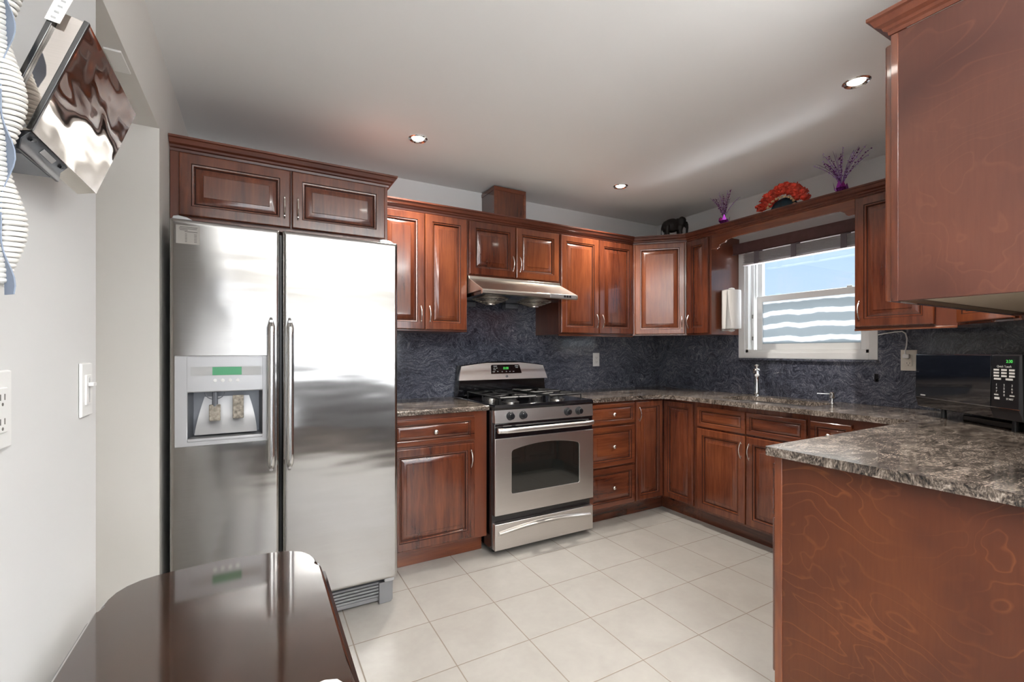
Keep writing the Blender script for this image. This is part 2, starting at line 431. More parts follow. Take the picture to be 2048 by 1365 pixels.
# ---------------------------------------------------------------- backsplash
def seams(mb): return mb
bs = MB(); yb = YW-.012
bs.box(.60, XW, yb, YW-.0005, .914, 1.385).box(1.235, 1.965, yb, YW-.0005, 1.385, 1.62).box(1.235, 2.0, yb, YW-.0005, .80, .914)
tag(obj('stone_backsplash', bs, M_SPLASH), 'dark swirled granite backsplash on the stove wall behind the range', 'backsplash', 'granite backsplashes')
bs = MB(); xb = XW-.012
bs.box(xb, XW-.0005, .274, yb-.001, .914, 1.176).box(xb, XW-.0005, 2.263, yb-.001, 1.176, 1.385).box(xb, XW-.0005, .274, 1.337, 1.176, 1.385)
tag(obj('stone_backsplash', bs, M_SPLASH), 'dark speckled granite backsplash on the window wall behind sink and microwave', 'backsplash', 'granite backsplashes')
tag(obj('window_ledge', MB().box(XW-.034, XW-.0125, 1.338, 2.262, 1.1765, 1.1915), M_SPLASH, bevel=.003), 'narrow granite ledge under the white window above the sink', 'ledge')

# ---------------------------------------------------------------- cabinets
GL_S, GL_L = (4, 7), (4, 7)
def door_geo(mb, x0, x1, z0, z1, y=0, th=.02, fw=.055, small=False):
    """raised panel front: front at y-th, back at y"""
    f = y-th
    if small: prof = [(0, .006), (.0025, .0015), (.006, 0), (.026, 0), (.028, .003), (.031, .004), (.034, .008), (.0375, .010), (.046, .0045), (.052, .003), (.0535, .0015)]
    else: prof = [(0, .006), (.0025, .0015), (.006, 0), (fw-.010, 0), (fw-.007, .0035), (fw-.001, .0045), (fw+.002, .010), (fw+.0065, .0125), (fw+.024, .006), (fw+.034, .0035), (fw+.0355, .0015)]
    def ring(i, d): return [(x0+i, f+d, z0+i), (x1-i, f+d, z0+i), (x1-i, f+d, z1-i), (x0+i, f+d, z1-i)]
    n0 = len(mb.bm.faces)
    mb.rings([ring(0, th)]+[ring(i, d) for i, d in prof])
    mb.bm.faces.ensure_lookup_table()
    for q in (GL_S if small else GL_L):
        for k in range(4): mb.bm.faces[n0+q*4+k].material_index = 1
def bow_handle(parent, x, z, L=.105, y=-.02, horiz=False):
    mb = MB(); pts = []; n = 12
    for i in range(n+1):
        t = i/n; s = (t-.5)*L; o = -.010-.020*math.sin(PI*t)
        pts.append((x, y+o+.004, z+s))
    mb.tube(pts, [.0026+.0012*math.sin(PI*i/n) for i in range(n+1)], 8)
    for s in (-.40, .40):
        mb.tube([(x, y, z+s*L), (x, y-.016, z+s*L)], [.0052, .003], 8)
    return obj('handle', mb, M_NICKEL, parent)
def knob(parent, x, z, y=-.02):
    mb = MB().lathe([(.0055, 0), (.005, .010), (.0125, .016), (.0145, .022), (.012, .027), (.004, .030), (.0005, .0305)], (x, y, z), 18, '-y')
    return obj('knob', mb, M_NICKEL, parent, smooth=50)
def cab(name, label, cat, loc, rz, w, d, z0, z1, doors=(), drawers=(), kick=False, sides=M_WOOD, group=None, rail=False, crown=False, face=None):
    r = thing(name, label, cat, loc, rz, group)
    mb = MB().box(0, w, 0, d, z0, z1)
    obj('body', mb, M_CASE, r, bevel=.0015)
    if kick: obj('toe_kick', MB().box(0, w, .075, .092, 0, z0), M_WOODH, r)
    if rail: obj('light_rail', MB().box(0, w, -.006, .012, z0-.012, z0), M_WOODH, r, bevel=.002)
    for (a, b, c, e, h) in doors:
        mb = MB(); door_geo(mb, a, b, c, e)
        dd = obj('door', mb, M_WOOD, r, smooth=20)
        if h:
            hx = a+.026 if h[0] == 'L' else b-.026
            hz = c+.095 if h[1] == 'b' else e-.095
            bow_handle(dd, hx, hz)
    for (a, b, c, e, k) in drawers:
        mb = MB(); door_geo(mb, a, b, c, e, small=(e-c) < .2, fw=.045)
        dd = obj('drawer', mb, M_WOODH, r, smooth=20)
        if k: knob(dd, (a+b)/2, (c+e)/2)
    return r
YF, XF = 2.782, 2.988        # upper face frame planes; doors stand 2 cm proud
YBF, XBF = 2.525, 2.760      # base face frame planes
UD = YW-.001-YF
# --- uppers on the stove wall
cab('wall_cabinet', 'tall two-door cherry wall cabinet between refrigerator and range hood', 'cabinet', (.612, YF, 0), 0, .600, UD, 1.372, 2.13,
    [(.008, .304, 1.382, 2.113, 'Rb'), (.309, .594, 1.382, 2.113, 'Lb')], rail=False, group='cherry wall cabinets')
cab('wall_cabinet', 'short two-door cherry wall cabinet directly above the range hood', 'cabinet', (1.213, YF, 0), 0, .738, UD, 1.747, 2.13,
    [(.008, .362, 1.757, 2.113, 'Rb'), (.367, .730, 1.757, 2.113, 'Lb')], group='cherry wall cabinets')
cab('wall_cabinet', 'two-door cherry wall cabinet right of the range hood', 'cabinet', (1.952, YF, 0), 0, .738, UD, 1.372, 2.13,
    [(.010, .369, 1.382, 2.113, 'Rb'), (.374, .730, 1.382, 2.113, 'Lb')], rail=True, group='cherry wall cabinets')
# --- corner diagonal upper (pentagon body)
def diag_cab(label, p0, p1, corner, z0, z1, handle='Rb', back0=None, back1=None):
    """p0 -> p1 the face line (left to right as seen), corner = room corner"""
    p0 = Vector(p0); p1 = Vector(p1); ang = math.degrees(math.atan2(p1.y-p0.y, p1.x-p0.x)); W = (p1-p0).length
    r = thing('corner_wall_cabinet', label, 'cabinet', (p0.x, p0.y, 0), ang, 'cherry wall cabinets')
    Mx = Matrix.Rotation(-R(ang), 2)
    poly = [Mx @ (Vector(q)-p0) for q in (p0, p1, back1, corner, back0)]
    obj('body', MB().prism([(q.x, q.y) for q in poly], 'z', z0, z1), M_WOOD, r, bevel=.0015)
    mb = MB(); door_geo(mb, .018, W-.018, z0+.010, z1-.017, fw=.05)
    dd = obj('door', mb, M_WOOD, r, smooth=20)
    if handle: bow_handle(dd, W-.042, z0+.10)
    return r
ch = .0
diag_cab('diagonal cherry corner wall cabinet beneath the dark elephant', (2.692, YF-.0), (2.988, 2.486), (XW-.001, YW-.001), 1.372, 2.13, 'Rb', (2.692, YW-.001), (XW-.001, 2.486))
RD = XW-.001-XF
cab('wall_cabinet', 'narrow one-door cherry wall cabinet at the left of the window', 'cabinet', (XF, 2.485, 0), -90, .222, RD, 1.372, 2.13,
    [(.008, .206, 1.382, 2.113, 'Lb')], group='cherry wall cabinets')
cab('wall_cabinet', 'one-door cherry wall cabinet at the right of the window', 'cabinet', (XF, 1.318, 0), -90, .440, RD, 1.372, 2.13,
    [(.006, .356, 1.382, 2.113, 'Lb')], rail=True, group='cherry wall cabinets')
diag_cab('diagonal cherry corner wall cabinet above the microwave', (2.988, .877), (2.712, .601), (XW-.001, .274), 1.372, 2.13, None, (XW-.001, .877), (2.712, .274))
# near run above the peninsula, seen end-on
r = thing('wall_cabinet', 'large cherry wall cabinet seen end-on at upper right, nearest the camera', 'cabinet', (2.711, .601, 0), 180, 'cherry wall cabinets')
W_ = 2.711-1.572
obj('body', MB().box(0, W_, 0, .018, 1.385, 2.14).box(0, W_, .018, .326, 1.405, 2.14).box(0, .018, .018, .326, 1.385, 1.405).box(W_-.006, W_, .018, .326, 1.385, 1.405), M_WOOD, r, bevel=.001)
obj('underside_panel', MB().box(.02, W_-.008, .02, .324, 1.398, 1.404), M_INSIDE, r, label='pale unfinished underside')
obj('back_rail', MB().box(.02, W_-.008, .300, .324, 1.372, 1.397), M_INSIDE, r, label='pale mounting rail')
obj('end_panel', MB().box(W_, W_+.004, .014, .327, 1.386, 2.14), M_FLAME2, r, bevel=.001, label='figured birch end panel with swirling grain')
obj('face_stile', MB().box(W_-.002, W_+.006, -.001, .016, 1.385, 2.14), M_WOOD, r, bevel=.001)
for k in range(3):
    a = .006+k*.378; mb = MB(); door_geo(mb, a, a+.372, 1.388, 2.12)
    dd = obj('door', mb, M_WOOD, r, smooth=20); bow_handle(dd, a+.03, 1.48)
# over the refrigerator
cab('refrigerator_wall_cabinet', 'wide two-door cherry wall cabinet over the steel refrigerator', 'cabinet', (-.333, 2.45, 0), 0, .939, YW-.001-2.45, 1.818, 2.13,
    [(.033, .471, 1.838, 2.115, 'Rb'), (.477, .922, 1.838, 2.115, 'Lb')], group='cherry wall cabinets')
# valance bridging the window
zt, zb = 2.13, 2.068
def vpoly():
    p = [(0, zt), (0, 2.012), (.045, 2.010), (.060, 2.018), (.066, 2.034), (.085, 2.042), (.112, 2.046), (.120, 2.058), (.135, 2.062), (.17, zb), (.20, zb+.003)]
    W = .944
    q = [(W, zt), (W, 2.030), (W-.030, 2.028), (W-.042, 2.036), (W-.052, 2.052), (W-.075, 2.066), (W-.10, zb+.003)]
    return p + q[::-1]
r = thing('window_valance', 'cherry valance board with scrolled ends bridging the cabinets over the window', 'valance', (XF, 2.2625, 0), -90)
obj('board', MB().prism(vpoly(), 'y', 0, .018), M_WOODH, r, bevel=.0015)
obj('top_shelf', MB().box(0, .944, .018, .130, 2.112, 2.13), M_WOODH, r)
# crown mouldings: profile swept along a path, mitred
def sweep_crown(name, label, path, z0, closed_ends=True):
    prof = [(.000, 0), (.004, .000), (.006, .010), (.013, .014), (.016, .022), (.028, .028), (.034, .040), (.036, .044), (.043, .047), (.043, .056), (.0, .056)]
    P = [Vector((a, b)) for a, b in path]; n = len(P); rs = []
    for i in range(n):
        def nrm(a, b): d = (b-a).normalized(); return Vector((d.y, -d.x))
        if i == 0: m = nrm(P[0], P[1])
        elif i == n-1: m = nrm(P[-2], P[-1])
        else:
            n0, n1 = nrm(P[i-1], P[i]), nrm(P[i], P[i+1]); m = (n0+n1); m = m/(m.length_squared/2) if m.length > 1e-6 else n0
        rs.append([(P[i].x+m.x*o, P[i].y+m.y*o, z0+h) for o, h in prof])
    o = obj(name, MB().rings(rs), M_CROWN, smooth=25)
    return tag(o, label, 'moulding', 'crown mouldings')
yf, xf = YF-.001, XF-.001
sweep_crown('crown_moulding', 'long stepped cherry crown moulding running above stove wall and window cabinets', [(.655, yf), (2.692, yf), (2.987, 2.486), (xf, .877), (2.711, .601)], 2.120)
sweep_crown('crown_moulding', 'stepped cherry crown moulding on the cabinet over the refrigerator', [(-.333, 2.449), (.607, 2.449), (.607, 2.732)], 2.120)
sweep_crown('crown_moulding', 'stepped cherry crown moulding at upper right on the end-on cabinet', [(2.68, .602), (1.567, .602), (1.567, .274)], 2.141)
# duct chase above the hood cabinet
r = thing('duct_cover', 'square cherry box covering the duct above the range hood cabinet', 'duct cover', (1.475, 2.90, 2.131))
obj('body', MB().box(.004, .261, .004, .212, 0, .30), M_WOOD, r, bevel=.001)
mb = MB().box(0, .265, 0, .213, .272, .300)
for a in (0, .243): mb.box(a, a+.022, 0, .02, 0, .272)
obj('trim', mb, M_WOODH, r, bevel=.0015)

# --- base cabinets
BD = YW-.013-YBF
cab('base_cabinet', 'cherry base cabinet with one drawer over one door between refrigerator and range', 'cabinet', (.618, YBF, 0), 0, .614, BD, .108, .883,
    [(.020, .526, .125, .697, 'Rt')], [(.020, .526, .708, .857, 1)], kick=True, group='cherry base cabinets')
cab('base_cabinet', 'cherry base cabinet with three stacked drawers right of the range', 'cabinet', (2.006, YBF, 0), 0, .451, BD, .108, .883,
    [], [(.006, .444, .715, .868, 1), (.006, .444, .417, .703, 1), (.006, .444, .125, .406, 1)], kick=True, group='cherry base cabinets')
# corner base: L-shaped body with a pair of folding doors
r = thing('corner_base_cabinet', 'cherry inside-corner base cabinet with two tall narrow doors meeting at a right angle', 'cabinet', (2.458, YBF, 0), 0, 'cherry base cabinets')
lx, ly = XBF-2.458, 2.226-YBF
obj('body', MB().prism([(0, 0), (lx, 0), (lx, ly), (XW-.013-2.458, ly), (XW-.013-2.458, BD), (0, BD)], 'z', .108, .883), M_WOOD, r, bevel=.001)
mb = MB().prism([(0, .075), (lx+.075, .075), (lx+.075, ly), (lx+.092, ly), (lx+.092, .092), (0, .092)], 'z', 0, .108); obj('toe_kick', mb, M_WOODH, r)
mb = MB(); door_geo(mb, .006, lx-.021, .125, .868, fw=.048); dd = obj('door', mb, M_WOOD, r, smooth=20); bow_handle(dd, .030, .775)
mb = MB(); door_geo(mb, .0215, -ly-.006, .125, .868, fw=.048); bm_m = Matrix.Translation((lx, 0, 0)) @ Matrix.Rotation(R(-90), 4, 'Z')
for v in mb.bm.verts: v.co = bm_m @ v.co
obj('door', mb, M_WOOD, r, smooth=20)
SD = XW-.013-XBF
r = cab('sink_base_cabinet', 'cherry sink base cabinet with two false drawer fronts over two doors', 'cabinet', (XBF, 2.225, 0), -90, .785, SD, .108, .883,
    [(.028, .397, .125, .697, 'Rt'), (.403, .772, .125, .697, 'Lt')], [(.028, .397, .708, .852, 0), (.403, .772, .708, .852, 0)], kick=True, group='cherry base cabinets')
# open the top of the sink base for the bowl
b = [c for c in r.children if c.name.startswith('body')][0]
mbx = MB().box(0, .785, 0, SD, .108, .66).box(0, .785, 0, .018, .66, .883).box(0, .018, .018, SD, .66, .883).box(.767, .785, .018, SD, .66, .883)
me = mbx.mesh('body'); me.materials.append(M_WOOD); b.data = me
cab('base_cabinet', 'narrow cherry base cabinet with small drawer right of the sink doors', 'cabinet', (XBF, 1.438, 0), -90, .505, SD, .108, .883,
    [(.006, .215, .125, .697, 'Lt')], [(.006, .215, .708, .852, 1)], kick=True, group='cherry base cabinets')
# peninsula base (end panel toward the camera)
r = thing('base_cabinet', 'large cherry peninsula base with figured end panel at lower right', 'cabinet', (2.745, .932, 0), 180, 'cherry base cabinets')
W_ = 2.745-1.572
obj('body', MB().box(0, W_, 0, .655, .108, .883), M_WOOD, r, bevel=.001)
obj('toe_kick', MB().box(0, W_-.03, .075, .092, 0, .108), M_WOODH, r)
obj('end_panel', MB().box(W_, W_+.005, .018, .657, 0, .884), M_FLAME, r, bevel=.001, label='figured birch end panel with swirling grain')
obj('face_stile', MB().box(W_-.002, W_+.008, -.001, .024, .0, .884), M_WOOD, r, bevel=.0015)
for k in range(3):
    a = .012+k*.386
    mb = MB(); door_geo(mb, a, a+.38, .125, .66); dd = obj('door', mb, M_WOOD, r, smooth=20); bow_handle(dd, a+.03, .57)
    mb = MB(); door_geo(mb, a, a+.38, .672, .852, small=True); dd = obj('drawer', mb, M_WOODH, r, smooth=20); knob(dd, a+.19, .762)

# ---------------------------------------------------------------- worktops
def round_poly(P, rad):
    out = []; n = len(P)
    for i in range(n):
        a, b, c = Vector(P[i-1]), Vector(P[i]), Vector(P[(i+1) % n]); rr = rad.get(i, 0)
        if rr <= 0: out.append(tuple(b)); continue
        u = (a-b).normalized(); v = (c-b).normalized(); ang = u.angle(v); t = rr/math.tan(ang/2)
        s, e = b+u*t, b+v*t; bis = (u+v).normalized(); cen = b+bis*(rr/math.sin(ang/2))
        a0 = math.atan2(s.y-cen.y, s.x-cen.x); a1 = math.atan2(e.y-cen.y, e.x-cen.x); dlt = (a1-a0+PI) % (2*PI)-PI
        for k in range(9): 
            t_ = a0+dlt*k/8; out.append((cen.x+rr*math.cos(t_), cen.y+rr*math.sin(t_)))
    return out
def slab(mb, outer, holes, z0, z1):
    bm = mb.bm; edges = []; loops = []
    for lp in [outer]+holes:
        vs = [bm.verts.new((p[0], p[1], z1)) for p in lp]; loops.append(vs)
        for i in range(len(vs)): edges.append(bm.edges.new((vs[i], vs[(i+1) % len(vs)])))
    r_ = bmesh.ops.triangle_fill(bm, use_beauty=True, edges=edges)
    faces = [f for f in r_['geom'] if isinstance(f, bmesh.types.BMFace)]
    ex = bmesh.ops.extrude_face_region(bm, geom=faces)
    bmesh.ops.translate(bm, vec=(0, 0, z0-z1), verts=[v for v in ex['geom'] if isinstance(v, bmesh.types.BMVert)])
    return mb
ZT = .914
tag(obj('granite_worktop', slab(MB(), [(.615, YW-.013), (.615, 2.487), (1.236, 2.487), (1.236, YW-.013)], [], .884, ZT), M_GRAN, bevel=.007, seg=3),
    'short brown-grey granite worktop between refrigerator and range', 'worktop', 'granite worktops')
P = [(2.004, YW-.013), (2.004, 2.487), (2.717, 2.487), (2.717, .956), (1.541, .956), (1.541, .274), (XW-.013, .274), (XW-.013, YW-.013)]
outer = round_poly(P, {2: .13, 3: .05, 4: .012})
sink = round_poly([(2.835, 1.50), (3.175, 1.50), (3.175, 2.13), (2.835, 2.13)], {0: .09, 1: .09, 2: .09, 3: .09})
tag(obj('granite_worktop', slab(MB(), outer, [sink], .884, ZT), M_GRAN, bevel=.007, seg=3),
    'long U-shaped brown-grey granite worktop with sink cutout and peninsula', 'worktop', 'granite worktops')
# sink bowl
mb = MB(); cx_, cy_ = 3.005, 1.815
def sk(s, z, e=0): return [(cx_+(p[0]-cx_)*s, cy_+(p[1]-cy_)*s, z) for p in sink]
mb.rings([sk(1.04, .8835), sk(.985, .8835), sk(.975, .79), sk(.93, .715), sk(.80, .700), sk(.1, .695)], cap0=False)
o = obj('sink', mb, M_HANDLE, smooth=60); tag(o, 'undermount stainless steel sink bowl set in the worktop below the window', 'sink')
so = o.modifiers.new('thickness', 'SOLIDIFY'); so.thickness = .0015
# faucet
fx, fy = 3.225, 2.055
r = thing('faucet', 'chrome single-post kitchen faucet behind the sink', 'faucet', (fx, fy, ZT), -57)
obj('post', MB().lathe([(.028, 0), (.028, .006), (.022, .012), (.021, .16), (.019, .165)], n=24), M_CHROME, r)
obj('spout', MB().tube([(0, 0, .165), (0, -.03, .176), (0, -.08, .182), (0, -.13, .176), (0, -.145, .160)], [.017, .016, .014, .015, .016], 14), M_CHROME, r)
obj('collar', MB().lathe([(.020, .165), (.029, .172), (.030, .19), (.022, .203), (.010, .206), (.008, .218)], n=24), M_CHROME, r, smooth=50)
obj('lever', MB().lathe([(.007, .214), (.017, .222), (.018, .229), (.006, .234)], n=20), M_CHROME, r, smooth=50)
r = thing('soap_dispenser', 'small chrome soap pump on the worktop right of the sink', 'soap dispenser', (3.215, 1.545, ZT), -90)
obj('base', MB().lathe([(.020, 0), (.020, .004), (.010, .008), (.009, .030)], n=20), M_CHROME, r)
obj('pump_head', MB().lathe([(.014, .030), (.0155, .034), (.0155, .066), (.012, .070)], n=20), M_CHROME, r)
obj('spout', MB().tube([(-.010, -.004, .057), (-.078, -.025, .056)], [.0042, .0032], 8), M_CHROME, r)

# ---------------------------------------------------------------- refrigerator
fx0, fx1, fy0 = -.303, .598, 2.21
r = thing('refrigerator', 'large stainless steel side-by-side refrigerator with ice dispenser', 'refrigerator', (fx0, fy0, 0))
W = fx1-fx0
obj('cabinet', MB().box(.008, W-.008, .085, .80, .03, 1.745), M_DGREY, r, bevel=.004)
HOLE = (.0600, .320, .889, 1.080)
def rect(x0, x1, z0, z1, y): return [(x0, y, z0), (x1, y, z0), (x1, y, z1), (x0, y, z1)]
def fill_hole(mb, outer, inner, y):
    es = []
    for lp in (outer, inner):
        vs = [mb.bm.verts.new((p[0], y, p[2])) for p in lp]
        for i in range(len(vs)): es.append(mb.bm.edges.new((vs[i], vs[(i+1) % len(vs)])))
    return [f for f in bmesh.ops.triangle_fill(mb.bm, use_beauty=True, edges=es)['geom'] if isinstance(f, bmesh.types.BMFace)]
def fr_door(x0, x1, hole=None):
    mb = MB(); z0, z1 = .142, 1.772
    def P(off, y):
        pts = round_poly([(x0+off, z0+off), (x1-off, z0+off), (x1-off, z1-off), (x0+off, z1-off)], {0: .006, 1: .006, 2: .006, 3: .006})
        return [(a, y, b) for a, b in pts]
    mb.rings([P(0, .078), P(0, .016), P(.003, .006), P(.009, .001), P(.016, 0)], cap1=not hole)
    if hole:
        fill_hole(mb, P(.016, 0), rect(*hole, 0), 0)
        bmesh.ops.remove_doubles(mb.bm, verts=mb.bm.verts, dist=.0001)
    return mb
SPL = .389
d1 = obj('freezer_door', fr_door(0, SPL-.003, HOLE), M_STEEL, r, smooth=60)
d2 = obj('refrigerator_door', fr_door(SPL+.008, W), M_STEEL, r, smooth=60)
obj('door_gasket', MB().box(.01, W-.01, .075, .09, .15, 1.765), M_BLKPL, r)
def fr_handle(x, dd):
    pts = []; n = 16
    for i in range(n+1):
        t = i/n; z = .728+.662*t; e = min(t, 1-t)
        y = -.058+.046*max(0, 1-e/.05)**2; pts.append((x, y, z))
    rs = []
    for (a, b, c), i in zip(pts, range(n+1)):
        e = min(i/n, 1-i/n); k = max(.12, min(1, e/.022))**.5
        rs.append([(a+.0145*k*math.cos(q*PI/8), b+.013*k*math.sin(q*PI/8), c) for q in range(16)])
    mb = MB().rings(rs)
    mb.box(x-.006, x+.006, -.045, .002, .742, .762).box(x-.006, x+.006, -.045, .002, 1.356, 1.376)
    obj('handle', mb, M_HANDLE, dd, smooth=50)
fr_handle(.353, d1); fr_handle(.424, d2)
# dispenser
cx0, cx1, cz0, cz1 = HOLE
mb = MB(); fs = fill_hole(mb, rect(.018, .339, .864, 1.228, 0), rect(*HOLE, 0), -.0085)
ex = bmesh.ops.extrude_face_region(mb.bm, geom=fs); bmesh.ops.translate(mb.bm, vec=(0, .009, 0), verts=[v for v in ex['geom'] if isinstance(v, bmesh.types.BMVert)])
ds = obj('dispenser', mb, M_LGREY, d1, bevel=.003, smooth=30)
obj('control_fascia', MB().box(.058, .322, -.0102, -.0080, 1.083, 1.222), M_LGREY, d1, bevel=.0012)
mb = MB().rings([rect(cx0, cx1, cz0, cz1, -.007), rect(cx0+.002, cx1-.002, cz0+.002, cz1-.001, .010), rect(cx0+.012, cx1-.012, cz0+.012, cz1-.002, .071)], cap0=False)
ds2 = obj('cavity', mb, M_CAV, d1, label='dark recessed dispenser cavity', smooth=20)
mb = MB(); rs = []
for k in range(9):
    t = k/8; z = cz0+.016+.150*t; wl = .020+.030*t**1.5; y = .018+.050*(1-(1-t)**2.2)
    rs.append([(cx0+wl, y, z), (cx1-wl, y, z), (cx1-wl, y+.002, z), (cx0+wl, y+.002, z)])
obj('chute', mb.rings(rs), M_LGREY, d1, smooth=60)
for xx, z0, z1 in ((.150, .96, 1.027), (.232, .965, 1.062)):
    obj('paddle', MB().box(xx-.020, xx+.020, .004, .013, z0, z1), M_PADDLE, d1, bevel=.003)
mb = MB(); mb.tube([(.150+.034*math.cos(PI+PI*k/12), -.001+.012, 1.078+.030*math.sin(PI+PI*k/12)) for k in range(13)], .002, 6); mb.tube([(.150, .012, 1.078), (.150, .012, 1.02)], .010, 8)
obj('ice_chute_ring', mb, M_DGREY, d1)
obj('drip_tray', MB().box(cx0-.001, cx1+.001, -.014, .050, .884, .896), M_LGREY, d1, bevel=.002)
obj('display_strip', MB().box(.070, .315, -.0115, -.0102, 1.146, 1.183), M_GREYPL, d1)
obj('display', MB().box(.143, .245, -.0122, -.0114, 1.148, 1.181), M_DISP, d1, label='green backlit display')
for k in range(4):
    obj('button', MB().lathe([(.0072, 0), (.0072, .002), (.005, .003), (.004, .003)], (.152+.0262*k, -.0105, 1.126), 14, '-y'), M_WHITE, d1)
# maker's data sticker
obj('sticker', MB().box(.022, .100, -.0012, .0005, 1.672, 1.745), M_STICK, d1)
mb = MB()
for k, (a, b) in enumerate(((.034, .092), (.032, .090), (.034, .060), (.050, .092))): mb.box(a, b, -.0018, -.0011, 1.737-.006*k, 1.7395-.006*k)
for k in range(6): mb.box(.081, .090, -.0018, -.0011, 1.680+.006*k, 1.682+.006*k); mb.box(.051, .058, -.0018, -.0011, 1.680+.006*k, 1.682+.006*k)
obj('sticker_print', mb, M_INK, d1)
for a, b in ((.006, .075), (W-.085, W-.010)):
    obj('hinge_cover', MB().prism([(a, 1.7725), (b, 1.7725), (b-.02, 1.783), (a+.02, 1.788), (a+.004, 1.784)], 'y', .02, .12), M_LGREY, r, bevel=.002)
mb = MB().box(.02, W-.012, .075, .10, .012, .030).box(.02, W-.012, .075, .10, .112, .122)
for k in range(5): mb.box(.02, W-.075, .070, .10, .034+.0155*k, .044+.0155*k)
gr = obj('base_grille', mb, M_GRILL, r, bevel=.0015)
obj('grille_cover', MB().prism([(W-.078, .0), (W-.020, .0), (W-.010, .012), (W-.010, .105), (W-.078, .105)], 'y', .058, .098), M_GRILL, gr, bevel=.004)
obj('grille_back', MB().box(.02, W-.02, .098, .105, .0, .13), M_BLKPL, gr)
obj('hinge_bracket', MB().box(W-.06, W-.012, .02, .075, .122, .141), M_LGREY, r, bevel=.003)

# ---------------------------------------------------------------- gas range
rx0, rx1, ry = 1.242, 1.998, 2.44
W = rx1-rx0
r = thing('gas_range', 'freestanding black and stainless gas range with four burners', 'range', (rx0, ry, 0))
D_ = YW-.014-ry
obj('body', MB().box(0, W, .035, D_-.01, .035, .885), M_BLACK, r, bevel=.003)
for a in (.03, W-.05):
    for b_ in (.08, D_-.07): obj('levelling_foot', MB().box(a, a+.02, b_, b_+.02, 0, .036), M_BLKPL, r)
ct = obj('cooktop', MB().rings([[(0, .0, .886), (W, .0, .886), (W, D_-.01, .886), (0, D_-.01, .886)], [(0, -.004, .900), (W, -.004, .900), (W, D_-.01, .905), (0, D_-.01, .905)],
     [(.006, .004, .918), (W-.006, .004, .918), (W-.006, D_-.02, .918), (.006, D_-.02, .918)], [(.028, .028, .914), (W-.028, .028, .914), (W-.028, D_-.09, .914), (.028, D_-.09, .914)]]), M_BLACK, r, bevel=.002)
# control panel, slightly tilted
mb = MB().prism([(.036, .808), (.036, .887), (.002, .887), (-.004, .808)], 'x', .004, W-.004)
cp = obj('control_panel', mb, M_STEELR, r, bevel=.0015)
tilt = math.atan2(.006, .079)
for xx in (.108, .198, .538, .630):
    mb = MB().lathe([(.027, .0), (.027, .004), (.021, .010), (.0195, .026), (.017, .030), (.002, .031)], (xx, -.001, .848), 22, '-y').box(xx-.005, xx+.005, -.037, -.028, .832, .864)
    obj('knob', mb, M_BLKPL, cp, bevel=.001)
# upper black band and handle
dr = obj('oven_door', MB().box(.003, W-.003, .004, .045, .245, .806), M_BLACK, r, bevel=.004)
def arch(x0, x1, z0, zc, zp, off=0, n=14):
    x0 += off; x1 -= off; z0 += off; zc -= off; zp -= off
    pts = [(x0+.012, z0), (x1-.012, z0), (x1-.003, z0+.003), (x1, z0+.012)]
    pk = x0+(x1-x0)*.55
    pts += [(x1, zc-.015), (x1-.004, zc-.003), (x1-.014, zc+.004)]
    for k in range(1, n):
        t = k/n; xx = x1-.014-(x1-x0-.028)*t; pts.append((xx, zc+.004+(zp-zc-.004)*math.sin(PI*t)**.8))
    pts += [(x0+.014, zc+.004), (x0+.004, zc-.003), (x0, zc-.015), (x0, z0+.012), (x0+.003, z0+.003)]
    return pts
sk_ = MB(); outl = [(.003, .250), (W-.003, .250), (W-.003, .714), (.003, .714)]
bm = sk_.bm
edges = []
wp = arch(.118, .636, .369, .635, .668)
for lp in (outl, wp):
    vs = [bm.verts.new((p[0], -.004, p[1])) for p in lp]
    for i in range(len(vs)): edges.append(bm.edges.new((vs[i], vs[(i+1) % len(vs)])))
g_ = bmesh.ops.triangle_fill(bm, use_beauty=True, edges=edges)
fs = [f for f in g_['geom'] if isinstance(f, bmesh.types.BMFace)]
ex = bmesh.ops.extrude_face_region(bm, geom=fs); bmesh.ops.translate(bm, vec=(0, .010, 0), verts=[v for v in ex['geom'] if isinstance(v, bmesh.types.BMVert)])
obj('door_skin', sk_, M_STEELR, dr, bevel=.0015)
obj('oven_window', MB().prism(arch(.118, .636, .369, .635, .668, -.001), 'y', .0005, .0035), M_BLGLASS, dr)
rs = []
for i in range(17):
    t = i/16; xx = .012+(W-.03)*t; e = min(t, 1-t); yy = -.044+.020*max(0, 1-e/.12)**2
    rs.append([(xx, yy+.010*math.cos(q*PI/7), .766+.0155*math.sin(q*PI/7)) for q in range(14)])
mb = MB().rings(rs).box(.03, .055, -.04, .006, .756, .776).box(W-.06, W-.035, -.04, .006, .756, .776)
obj('handle', mb, M_STEELR, dr, smooth=50)
# storage drawer with bowed lip
mb = MB()
dw = obj('storage_drawer', MB().box(.004, W-.004, -.002, .04, .038, .197), M_STEELR, r, bevel=.003)
rs = []
for i in range(21):
    t = i/20; xx = .030+(W-.06)*t; q = math.sin(PI*t); zc = .150-.0+.028*q**1.0-.010
    rs.append([(xx, -.002, zc-.016-.004*q), (xx, -.012-.010*q, zc-.010), (xx, -.016-.012*q, zc+.002), (xx, -.010-.006*q, zc+.010), (xx, -.002, zc+.012)])
obj('pull_lip', MB().rings(rs), M_STEELR, dw, smooth=50)
